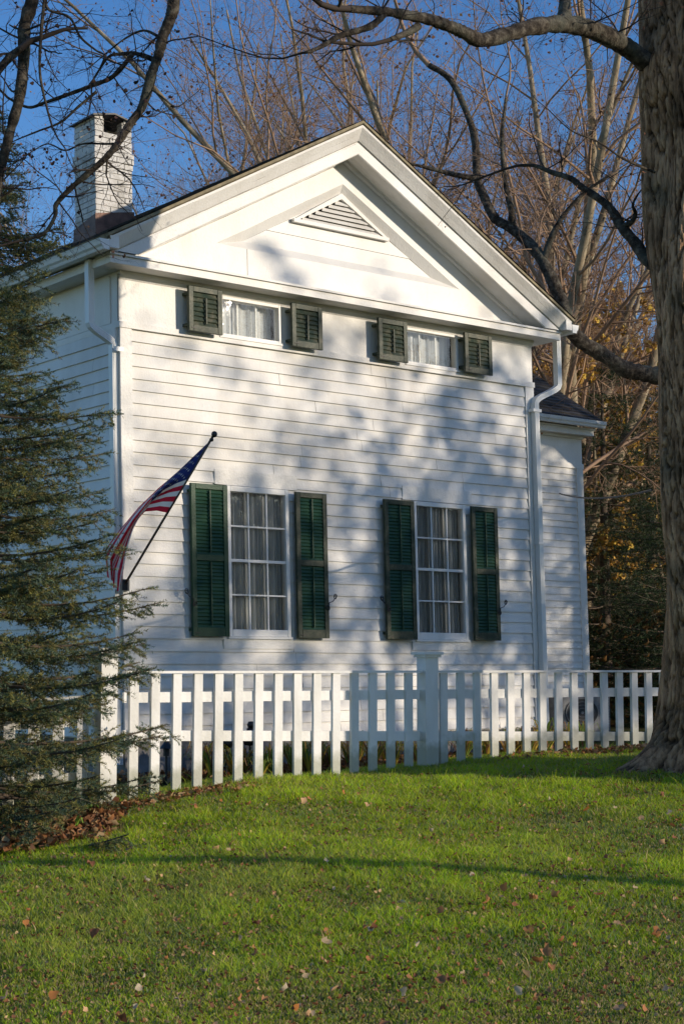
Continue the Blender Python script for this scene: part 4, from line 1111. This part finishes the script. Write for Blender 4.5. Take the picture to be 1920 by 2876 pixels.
# conifers ------------------------------------------------------------------------------
def conifer(seed, H, R, levels, per, ndl, nlen, nwid, cols, drop=.25, twl=.16, base=.15, shape=.9, dense=1.0, tip=.0):
    """returns branch lines and needle arrays"""
    rnd = random.Random(seed); r = np.random.default_rng(seed); br = []; tw = []; segs = []
    br.append(([(0, 0, -.2), (0, 0, H*.5), (0, 0, H)], [H*.020, H*.012, .01]))
    for k in range(levels):
        z = base+(H-base)*(k+rnd.random()*.8)/levels; fr = 1-(z-base)/(H-base); L = R*(fr**shape)*rnd.uniform(.72, 1.12)+.08
        for j in range(per):
            a = 2*pi*(j+rnd.random())/per; Lj = L*rnd.uniform(.7, 1.15); n = 7; pts = []; s = rnd.uniform(.6, 1.2)*drop
            for i in range(n+1):
                t = i/n; zz = z+Lj*(.10*t-s*t*(1.25-t*.95)+.05*(1-fr)*t)
                pts.append((cos(a)*Lj*t+rnd.gauss(0, .008), sin(a)*Lj*t+rnd.gauss(0, .008), zz))
            br.append((pts, [max(.0025, .010*Lj*(1-.9*i/n)+.002) for i in range(n+1)]))
            m = max(4, int(Lj/.066*dense))
            for q in range(m):
                t = .30+.68*(q+rnd.random())/m; i = min(n-1, int(t*n)); f = t*n-i; A, B = pts[i], pts[i+1]
                p = tuple(A[c]+(B[c]-A[c])*f for c in range(3)); side = 1 if q % 2 else -1
                da = a+side*radians(rnd.uniform(20, 60)); lt = twl*(1.9-1.3*t)*rnd.uniform(.5, 1.3)*(.45+.6*min(1, Lj))
                el = rnd.uniform(-.75, .25); sp_ = [p]; dd = [cos(da)*cos(el), sin(da)*cos(el), sin(el)]
                for kk in range(3):
                    l_ = sp_[-1]; sp_.append(tuple(l_[c]+dd[c]*lt/3 for c in range(3))); dd[2] += rnd.uniform(-.15, .3); dd[0] += rnd.gauss(0, .1); dd[1] += rnd.gauss(0, .1)
                    segs.append((l_, sp_[-1]))
                tw.append((sp_, [.004, .003, .002, .0012]))
                for kk in range(max(2, int(lt/.022*dense))):
                    ff_ = rnd.uniform(.1, 1)*3; ii = min(2, int(ff_)); g_ = ff_-ii; p2 = tuple(sp_[ii][c]+(sp_[ii+1][c]-sp_[ii][c])*g_ for c in range(3))
                    db = da+rnd.choice((-1, 1))*radians(rnd.uniform(20, 60)); e_ = el*.6+rnd.uniform(-.5, .5); l2 = twl*.45*rnd.uniform(.6, 1.3)
                    segs.append((p2, (p2[0]+cos(db)*cos(e_)*l2, p2[1]+sin(db)*cos(e_)*l2, p2[2]+sin(e_)*l2)))
            for kk in range(3, n): segs.append((pts[kk], pts[kk+1]))
    S = np.array(segs); 
    L = np.linalg.norm(S[:, 1]-S[:, 0], axis=1); cnt_ = np.maximum(3, (L*ndl).astype(int)); idx = np.repeat(np.arange(len(S)), cnt_); n = len(idx)
    t = r.random(n)[:, None]*1.03; P0 = S[idx, 0]+(S[idx, 1]-S[idx, 0])*t; D = (S[idx, 1]-S[idx, 0])/L[idx][:, None]
    Rv = r.normal(0, 1, (n, 3)); Rv[:, 2] += .35; Rv -= (Rv*D).sum(1, keepdims=True)*D; Rv /= np.linalg.norm(Rv, axis=1, keepdims=True)+1e-9
    dr = D*.62+Rv*.8; dr /= np.linalg.norm(dr, axis=1, keepdims=True); ln = nlen*(.7+.5*r.random(n))[:, None]
    side = np.cross(dr, r.normal(0, 1, (n, 3))); side /= np.linalg.norm(side, axis=1, keepdims=True)+1e-9; w = nwid
    V = np.stack([P0-side*w, P0+side*w, P0+dr*ln], 1).reshape(-1, 3); Ft = np.arange(3*n).reshape(-1, 3)
    pal = np.array(cols); tw_c = pal[r.integers(0, len(pal), len(S))]*(.7+.6*r.random((len(S), 1))); C = tw_c[idx]*(.8+.4*r.random((n, 1)))
    C = np.repeat(C[:, None], 3, 1); C[:, 2] *= 1.3
    return br, tw, V, Ft, C.reshape(-1, 3)
def conifer_obj(name, data, loc):
    br, tw, V, Ft, C = data; root = empty(name, loc)
    v, f = tubes_np(br[1:], 5); v0, f0 = tubes_np(br[:1], 10); np_mesh('trunk', np.concatenate([v0, v]), np.concatenate([f0, f+len(v0)]), M['spruce_bark'], root, smooth=True)
    v2, f2 = tubes_np(tw, 3); np_mesh('twigs', v2, f2, M['grey_twig'], root)
    np_mesh('needles', V, Ft, M['needle'], root, col=C); return root
SPC = [(.085, .12, .055), (.085, .125, .085), (.15, .128, .04), (.06, .095, .05), (.21, .20, .055)]
spx = at(-75, 1900, 13.6)
sp = conifer_obj('spruce_tree', conifer(34, 6.35, 1.90, 38, 9, 220, .026, .0032, SPC, .30, .19, .12, .80, 1.0), (spx[0], 13.0, gz(spx[0], 13.0)))
sp.rotation_euler = (0, 0, .6)
tag(sp, 'dark green spruce with drooping needled branches at the left edge', 'tree')
DKC = [(.022, .045, .018), (.03, .055, .02), (.04, .06, .018)]
cd = conifer(41, 7.5, 2.6, 26, 8, 40, .07, .006, DKC, .25, .42, .3, .8, .35)
c1 = conifer_obj('conifer', cd, gl(1700, 33)); tag(c1, 'dark conifer in the shade right of the wing', 'tree')
for i, (px, Y, s, l) in enumerate(((1830, 35, 1.05, 'dark conifer behind the big trunk'), (1640, 41, .8, 'dark conifer partly behind the wing corner'), (1765, 45, .95, 'dark conifer farther back between the trunks'), (1930, 30, .9, 'dark conifer right of the foreground trunk'))):
    place_copy(c1, gl(px, Y), 1.3*i+.5, s, l)
# foliage mass closing the view low down
def far_wood():
    r = np.random.default_rng(9); n = 52000
    Y = 62+45*r.random(n); X = -60+120*r.random(n); hh_ = (3.5+3.0*fbm(X, Y*.3, .13, 4)+1.5)
    Z = ground(X, Y)+np.clip(hh_, 1, 12)*r.random(n)**.7*1.5
    V, Ft, C = leaf_geo(n, np.stack([X, Y, Z], -1), .55*(.5+r.random(n)), [(.14, .085, .035), (.20, .12, .04), (.10, .07, .03), (.05, .06, .02), (.24, .15, .035)], 1.5, 9)
    o = np_mesh('distant_woods', V, Ft, M['leaf'], col=C); tag(o, 'far hillside of brown and gold autumn woods', 'woods', kind='stuff')
far_wood()
def undergrowth():
    r = np.random.default_rng(19); n = 26000
    Y = 29+22*r.random(n); X = 2.2+.0*Y+(r.random(n))*9; Z = ground(X, Y)+2.1*r.random(n)**1.5
    V, Ft, C = leaf_geo(n, np.stack([X, Y, Z], -1), .10*(.5+r.random(n)), [(.07, .055, .02), (.10, .06, .025), (.035, .05, .018), (.03, .04, .015), (.20, .10, .03)], 1.5, 19)
    o = np_mesh('undergrowth', V, Ft, M['leaf'], col=C); tag(o, 'tangled low brush below the conifers behind the fence', 'undergrowth', kind='stuff')
undergrowth()

# big foreground maple -----------------------------------------------------------------
TX, TY = 3.53, 14.75
bm_root = empty('old_maple', (TX, TY, gz(TX, TY)-.15)); tag(bm_root, 'massive old maple trunk with furrowed bark at the right edge', 'tree')
def big_trunk():
    NA, NZ = 420, 620; z0, z1 = -.1, 9.5
    th = np.linspace(0, 2*pi, NA, endpoint=False); tz = np.linspace(0, 1, NZ)**1.15; zz = z0+(z1-z0)*tz
    T, Zg = np.meshgrid(th, zz); r = .555-.006*Zg-.34*np.clip((Zg-7.9)/1.6, 0, 1)
    roots = [(3.30, .60, .24), (4.45, .70, .17), (5.4, .4, .2), (.7, .5, .25), (2.2, .55, .2)]
    fl_ = np.exp(-np.clip(Zg-.05, 0, 9)/.30); r = r+fl_*.14
    for a, amp, wd in roots:
        d = np.angle(np.exp(1j*(T-a))); r = r+amp*fl_**1.25*np.exp(-(d/wd)**2)*.95
    # large swellings
    r = r+.040*np.sin(T*3+Zg*.8)+.028*np.sin(T*5-Zg*1.3)+.022*np.sin(T*2+Zg*2.6+1)+.016*np.sin(T*9+Zg*.7)
    r = r+.10*np.exp(-((np.angle(np.exp(1j*(T-3.6)))/.35)**2+((Zg-6.4)/.35)**2))
    px, py = np.cos(T), np.sin(T)
    # furrowed bark: ridged noise stretched along the stem
    F1 = np.empty(T.size)
    wv = .5*np.sin(T*2+Zg*1.7)+.3*np.sin(T*5-Zg*2.3)
    xs, ys, zs = (px*8.5+wv*.4).ravel(), (py*8.5).ravel(), (Zg*2.3+wv*.5).ravel()
    for i in range(T.size):
        a = noise.noise((xs[i]+.35*zs[i], ys[i], zs[i])); b = noise.noise((xs[i]*2.1+5, ys[i]*2.1-.4*zs[i], zs[i]*1.7)); c = noise.noise((xs[i]*5+5, ys[i]*5, zs[i]*7))
        F1[i] = min(abs(a)*2.4+.05, abs(b)*2.6+.12)+c*.34+.10*noise.noise((xs[i]*.25, ys[i]*.25, zs[i]*.3))
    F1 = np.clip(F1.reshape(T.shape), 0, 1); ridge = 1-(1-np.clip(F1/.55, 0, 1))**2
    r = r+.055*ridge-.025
    shade_ = .84*(.10+1.05*np.clip(ridge*1.1, 0, 1)**1.3).ravel(); leanx = -.020*Zg  # crevice shade painted dark into the furrow colour, then dirt patches
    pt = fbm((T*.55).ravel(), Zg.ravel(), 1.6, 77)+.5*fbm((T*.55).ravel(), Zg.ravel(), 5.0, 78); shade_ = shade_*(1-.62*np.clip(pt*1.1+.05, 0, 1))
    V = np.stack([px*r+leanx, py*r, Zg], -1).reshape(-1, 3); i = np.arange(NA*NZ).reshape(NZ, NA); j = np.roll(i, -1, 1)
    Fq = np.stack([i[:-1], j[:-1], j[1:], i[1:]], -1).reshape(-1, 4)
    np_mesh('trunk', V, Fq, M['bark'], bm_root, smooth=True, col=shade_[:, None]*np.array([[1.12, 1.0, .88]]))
big_trunk()
def limb_path(pts, r0, r1, k=6):
    """smooth world path through (px,py,Y) photo points"""
    W = [Vector(at(x*1.2245, y*1.2245, Y)) for x, y, Y in pts]; out = []
    for i in range(len(W)-1):
        a = W[max(0, i-1)]; b = W[i]; c = W[i+1]; d = W[min(len(W)-1, i+2)]
        for j in range(k):
            t = j/k; out.append(.5*((2*b)+(c-a)*t+(2*a-5*b+4*c-d)*t*t+(3*b-a-3*c+d)*t**3))
    out.append(W[-1]); n = len(out)-1
    rad = [(r0+(r1-r0)*i/n)*(1+random.uniform(-.09, .12)) for i in range(n+1)]
    return [tuple(p) for p in out], rad
TWC = dict(seg=[6, 5, 4, 3], wob=[.16, .22, .26, .3], up=[.01, .02, .02, 0], taper=[.35, .3, .4, .5], kids=[6, 5, 3], t0=[.1, .15, .2], ang=[45, 48, 50], rr=[.6, .62, .7], lr=[.55, .5, .5])
def big_limbs(name, paths, root, seed, twn, twl, twigmat, limbmat, leafcols=None, nleaf=0, droop=0.):
    rnd = random.Random(seed); L1 = {}; limbs = []
    for pts, r0, r1 in paths:
        p, r = limb_path(pts, r0, r1); limbs.append((p, r)); n = int(len(p)*twn)
        for _ in range(n):
            i = rnd.randrange(2, len(p)-1); d = (rnd.gauss(0, 1), rnd.gauss(0, .8), rnd.gauss(.1-droop, .8)); m = 1/sqrt(sum(c*c for c in d)); d = tuple(c*m for c in d)
            grow(L1, p[i], d, twl*rnd.uniform(.4, 1.2), min(r[i]*.4, .010*rnd.uniform(.3, 1.0)+.002), 0, TWC, rnd)
        grow(L1, p[-1], tuple((Vector(p[-1])-Vector(p[-3])).normalized()), twl, r[-1], 0, TWC, rnd)
    mb = MB()
    for p, r in limbs: mb.tube(p, r, 12)
    o = mb.build('limb', limbmat, smooth=True); into(o, root)
    V1 = []; F1 = []; b = 0
    for l in L1: v, f = tubes_np(L1[l], (5, 4, 3, 3)[l]); V1.append(v); F1.append(f+b); b += len(v)
    tw_ = np_mesh('twigs', np.concatenate(V1), np.concatenate(F1), twigmat); into(tw_, root)
    if nleaf:
        lo = leaves_on(L1, max(L1), nleaf, .024, leafcols, None, seed); into(lo, root)
big_limbs('limb', [
    ([(1500, 160, 14.7), (1470, 135, 14.6), (1434, 108, 14.5), (1384, 80, 14.3), (1334, 62, 14.1), (1284, 55, 13.9), (1219, 62, 13.6), (1174, 75, 13.4), (1104, 92, 13.2), (1064, 75, 13.0), (1034, 62, 12.9), (984, 45, 12.7), (934, 35, 12.5), (884, 27, 12.3), (800, 20, 12.0)], .10, .030),
    ([(884, 27, 12.3), (850, 60, 12.2), (780, 82, 12.1), (740, 105, 12.0), (710, 118, 11.9), (690, 122, 11.9)], .032, .008),
    ([(959, 60, 12.6), (934, 75, 12.5), (894, 91, 12.4)], .035, .02),
    ([(1289, 55, 13.9), (1294, 30, 14.0), (1294, -30, 14.2)], .07, .05),
    ([(1500, 610, 14.8), (1478, 590, 14.9), (1454, 555, 15.0), (1424, 520, 15.1), (1404, 485, 15.2), (1379, 460, 15.3), (1334, 430, 15.4), (1309, 410, 15.5), (1264, 395, 15.6), (1224, 380, 15.7), (1184, 380, 15.8)], .062, .014),
    ([(1424, 520, 15.1), (1446, 510, 15.0), (1456, 490, 15.0), (1450, 470, 14.9), (1462, 445, 14.9)], .03, .008),
    ([(1500, 395, 14.5), (1430, 365, 14.2), (1370, 325, 14.0), (1310, 300, 13.9), (1255, 250, 13.8)], .012, .004),
], bm_root, 61, .16, .9, M['dark_twig'], M['limb'], [(.2, .09, .05), (.14, .07, .04)], 200, -.9)

nx_, ny_ = 7.6, 26.0
nm = empty('neighbouring_maple', (nx_, ny_, gz(nx_, ny_))); tag(nm, 'dark-limbed bare maple behind the big trunk, one limb curving up over the right roof slope', 'tree')
mb = MB(); zt = gz(nx_, ny_); mb.tube([(nx_, ny_, zt-.2), (nx_, ny_, zt+1), (nx_-.1, ny_, 3.5), (nx_-.5, ny_-.3, 5.2), (6.3, 24.9, 6.0), at(1530*1.2245, 868*1.2245, 24.3)], [.5, .38, .33, .28, .21, .17], 14)
mb.tube([(nx_-.1, ny_, 3.4), (nx_+.3, ny_, 7), (nx_+.2, ny_+.4, 11), (nx_+1, ny_, 15)], [.32, .26, .18, .05], 12)
into(mb.build('trunk', M['limb'], smooth=True), nm)
big_limbs('limb', [
    ([(1530, 868, 24.3), (1469, 855, 24.1), (1429, 845, 24.0), (1384, 815, 23.8), (1334, 785, 23.6), (1304, 750, 23.4), (1294, 715, 23.3), (1280, 675, 23.3), (1244, 600, 23.3), (1214, 560, 23.4), (1174, 525, 23.5), (1134, 500, 23.6), (1109, 450, 23.7), (1094, 410, 23.8), (1089, 325, 24), (1074, 270, 24.1), (1034, 185, 24.2), (984, 150, 24.3)], .128, .04),
    ([(1094, 410, 23.8), (1040, 400, 23.7), (980, 385, 23.6), (920, 370, 23.5)], .05, .015),
    ([(1174, 525, 23.5), (1172, 480, 23.4), (1160, 430, 23.4), (1150, 330, 23.4), (1160, 220, 23.5)], .06, .02),
    ([(1244, 600, 23.3), (1275, 520, 23.2), (1330, 450, 23.1), (1400, 400, 23.0)], .05, .015),
], nm, 63, .22, 1.8, M['red_twig'], M['limb'], [(.2, .09, .05), (.14, .07, .04)], 250, -.2)

# tree whose limbs hang into the upper left
LTX, LTY = -5.6, 12.2
lt = empty('hanging_maple', (LTX, LTY, gz(LTX, LTY))); tag(lt, 'bare tree whose crooked limbs hang into the upper left corner', 'tree')
mb = MB(); zt = gz(LTX, LTY)
mb.tube([(LTX, LTY, zt-.2), (LTX+.05, LTY, zt+.5), (LTX+.15, LTY, 4), (LTX+.5, LTY-.1, 7.4), (LTX+1.6, LTY-.1, 9.2), (-2.6, LTY, 8.6), (-1.7, 12.2, 7.6), at(490, -15, 12.2)], [.42, .3, .25, .2, .15, .11, .085, .068], 14)
mb.tube([(LTX+.5, LTY-.1, 7.4), (-3.9, 12, 8.2), (-2.9, 12, 7.6), at(98, -15, 12.0)], [.14, .11, .085, .066], 12)
into(mb.build('trunk', M['limb'], smooth=True), lt)
big_limbs('limb', [
    ([(400, -20, 12.2), (397, 20, 12.2), (388, 50, 12.2), (372, 88, 12.2), (367, 115, 12.2), (358, 142, 12.2), (346, 175, 12.2), (338, 205, 12.2), (325, 248, 12.2), (300, 282, 12.2), (270, 330, 12.2), (240, 365, 12.2), (200, 400, 12.2), (165, 430, 12.2), (130, 468, 12.2), (127, 495, 12.2), (102, 535, 12.2), (55, 550, 12.2)], .050, .012),
    ([(80, -20, 12.0), (72, 10, 12), (57, 60, 12), (56, 100, 12), (54, 150, 12), (45, 225, 12), (30, 280, 12), (14, 340, 12), (0, 405, 12), (-10, 470, 12)], .055, .03),
    ([(360, 140, 12.2), (330, 128, 12.3), (305, 122, 12.4), (280, 124, 12.5), (250, 130, 12.5), (222, 170, 12.6)], .022, .008),
    ([(304, 125, 12.3), (260, 175, 12.4), (215, 195, 12.5), (175, 210, 12.6), (105, 235, 12.7), (65, 246, 12.8), (20, 225, 12.8)], .020, .010),
    ([(104, -10, 11.8), (95, 75, 11.8), (92, 165, 11.8), (105, 235, 11.8)], .014, .009),
    ([(105, -10, 11.8), (112, 22, 11.8), (160, 40, 11.8), (185, 85, 11.8), (220, 115, 11.8), (240, 130, 11.8), (220, 175, 11.9)], .012, .006),
    ([(-10, 170, 11.9), (20, 135, 11.9), (48, 112, 11.9)], .03, .03),
    ([(222, 210, 12.1), (180, 245, 12.1), (140, 280, 12.1), (90, 300, 12.1), (40, 320, 12.1)], .012, .005),
    ([(275, 330, 12.2), (240, 330, 12.3), (190, 330, 12.3), (150, 345, 12.4), (110, 330, 12.4), (70, 350, 12.4)], .010, .004),
    ([(348, 205, 12.2), (375, 225, 12.1), (405, 245, 12.1), (435, 225, 12.1)], .009, .003),
    ([(246, 365, 12.2), (245, 385, 12.2), (244, 402, 12.2)], .010, .006),
    ([(370, 88, 12.2), (330, 70, 12.3), (285, 90, 12.4), (235, 130, 12.4)], .012, .005),
], lt, 62, .20, .55, M['dark_twig'], M['limb'], [(.10, .05, .04), (.07, .04, .03)], 260, .15)

# trees out to the right, standing towards the sun: they throw the dappled shade on the house front
def toward(u, v, t): x, y = hw(u, v); return (x+SUNV.x/cos(SUN_EL)*t, y+SUNV.y/cos(SUN_EL)*t)
def high_crown(seed):
    rnd = random.Random(seed); lines = {}
    cfg = dict(seg=[9, 6, 4, 3], wob=[.03, .12, .16, .2], up=[.02, .03, .02, .0], taper=[.25, .25, .35, .5], kids=[17, 7, 6], t0=[.60, .2, .1], ang=[62, 45, 45], rr=[.5, .5, .6], lr=[.25, .5, .5])
    grow(lines, (0, 0, -.2), (0, 0, 1), 10.0, .12, 0, cfg, rnd); return lines
sh_t = []
for i in range(2):
    L_ = high_crown(300+i); t_ = tree_obj('shade_tree', L_, (0, 0, 0), MG, split=1); leaves_on(L_, 3, (1400, 500)[i], .12, BRN, t_, 40+i); sh_t.append(t_)
D_, T_ = sh_t
shade = [(6.3, 20, D_, 9.3, 3.0, 10.), (5.0, 23, D_, 9.7, 5.0, 10.), (3.9, 18, T_, 8.4, 1.0, 10.), (2.2, 27, T_, 9.8, 2.0, 10.), (5.8, 14.5, T_, 6.2, 2.2, 10.), (.6, 30, T_, 9.6, .6, 10.), (1.6, 22, T_, 8.6, 3.6, 10.), (3.0, 24, T_, 11.4, 4.6, 10.)]
for i, (u, t, src, top, rz, H_) in enumerate(shade):
    x, y = toward(u, 0, t); first = src in sh_t and 'label' not in src
    if first: src.location = (x, y, gz(x, y)-.1); src.scale = (top/H_,)*3; src.rotation_euler = (0, 0, rz)
    (tag if first else place_copy)(*((src,) if first else (src, (x, y, gz(x, y)-.1), rz, top/H_)), 'tall tree with a high brown crown standing beyond the right picture edge', **(dict(cat='tree', group='trees standing in the sun outside the right edge')))
for (u_, t_1, s1_, l1_) in ((10.2, 13.5, 1.5, 'nearest'), (8.6, 17.5, 1.7, 'farthest')):
    x, y = toward(u_, 3, t_1); place_copy(c1, (x, y, gz(x, y)-.1), 2.0+u_, s1_, l1_+' dark conifer of the pair that shades the wing, right of the picture')
bx_, by_ = 0+.943*12.5, 10.7-.333*12.5
place_copy(T_, (bx_, by_, gz(bx_, by_)-.1), 1.0, 1.15, 'slim bare tree standing alone on the lawn right of the picture')
def sunny_wood():
    r = np.random.default_rng(29); n = 60000
    X = 75+60*r.random(n); Y = -75+110*r.random(n); Z = ground(X, Y)+r.random(n)**1.2*(16+5*fbm(X, Y, .25, 7))*(X/105)
    V, Ft, C = leaf_geo(n, np.stack([X, Y, Z], -1), .6*(.5+r.random(n)), [(.34, .32, .32), (.26, .25, .26), (.20, .18, .17)], 1.5, 29)
    o = np_mesh('distant_woods', V, Ft, M['leaf'], col=C); tag(o, 'far belt of brown woods to the right that the windows mirror', 'woods', kind='stuff')
sunny_wood()

# ------------------------------------------------------------ light, sky, camera
w = bpy.data.worlds.new('World'); SC.world = w; w.use_nodes = True; nn = w.node_tree
sky = nn.nodes.new('ShaderNodeTexSky'); sky.sky_type = 'NISHITA'; sky.sun_disc = False
sky.sun_elevation = SUN_EL; sky.sun_rotation = SUN_AZ; sky.air_density = 1.0; sky.dust_density = .3; sky.ozone_density = 2.5; sky.altitude = 300
bg = nn.nodes['Background']; bg.inputs[1].default_value = .125
hs = nn.nodes.new('ShaderNodeHueSaturation'); hs.inputs['Saturation'].default_value = 1.26; hs.inputs['Value'].default_value = 1.5; hs.inputs['Hue'].default_value = .512
nn.links.new(sky.outputs[0], hs.inputs['Color']); nn.links.new(hs.outputs[0], bg.inputs[0])
sun = bpy.data.lights.new('sun', 'SUN'); sun.energy = 4.1; sun.angle = radians(.55); sun.color = (1, .86, .68)
so_ = bpy.data.objects.new('sun', sun); COL.objects.link(so_); so_.rotation_euler = (-SUNV).to_track_quat('-Z', 'Y').to_euler(); so_.location = SUNV*60

cam = bpy.data.cameras.new('camera'); co2 = bpy.data.objects.new('camera', cam); COL.objects.link(co2)
cam.sensor_fit = 'VERTICAL'; cam.sensor_height = 36; cam.lens = F/2876*36; cam.clip_end = 3000; cam.clip_start = .1
co2.location = (0, 0, EYE); co2.rotation_euler = (pi/2+P, 0, 0); SC.camera = co2
SC.view_settings.view_transform = 'Standard'; SC.view_settings.look = 'None'; SC.view_settings.exposure = 0
SC.cycles.max_bounces = 6; SC.cycles.transparent_max_bounces = 12
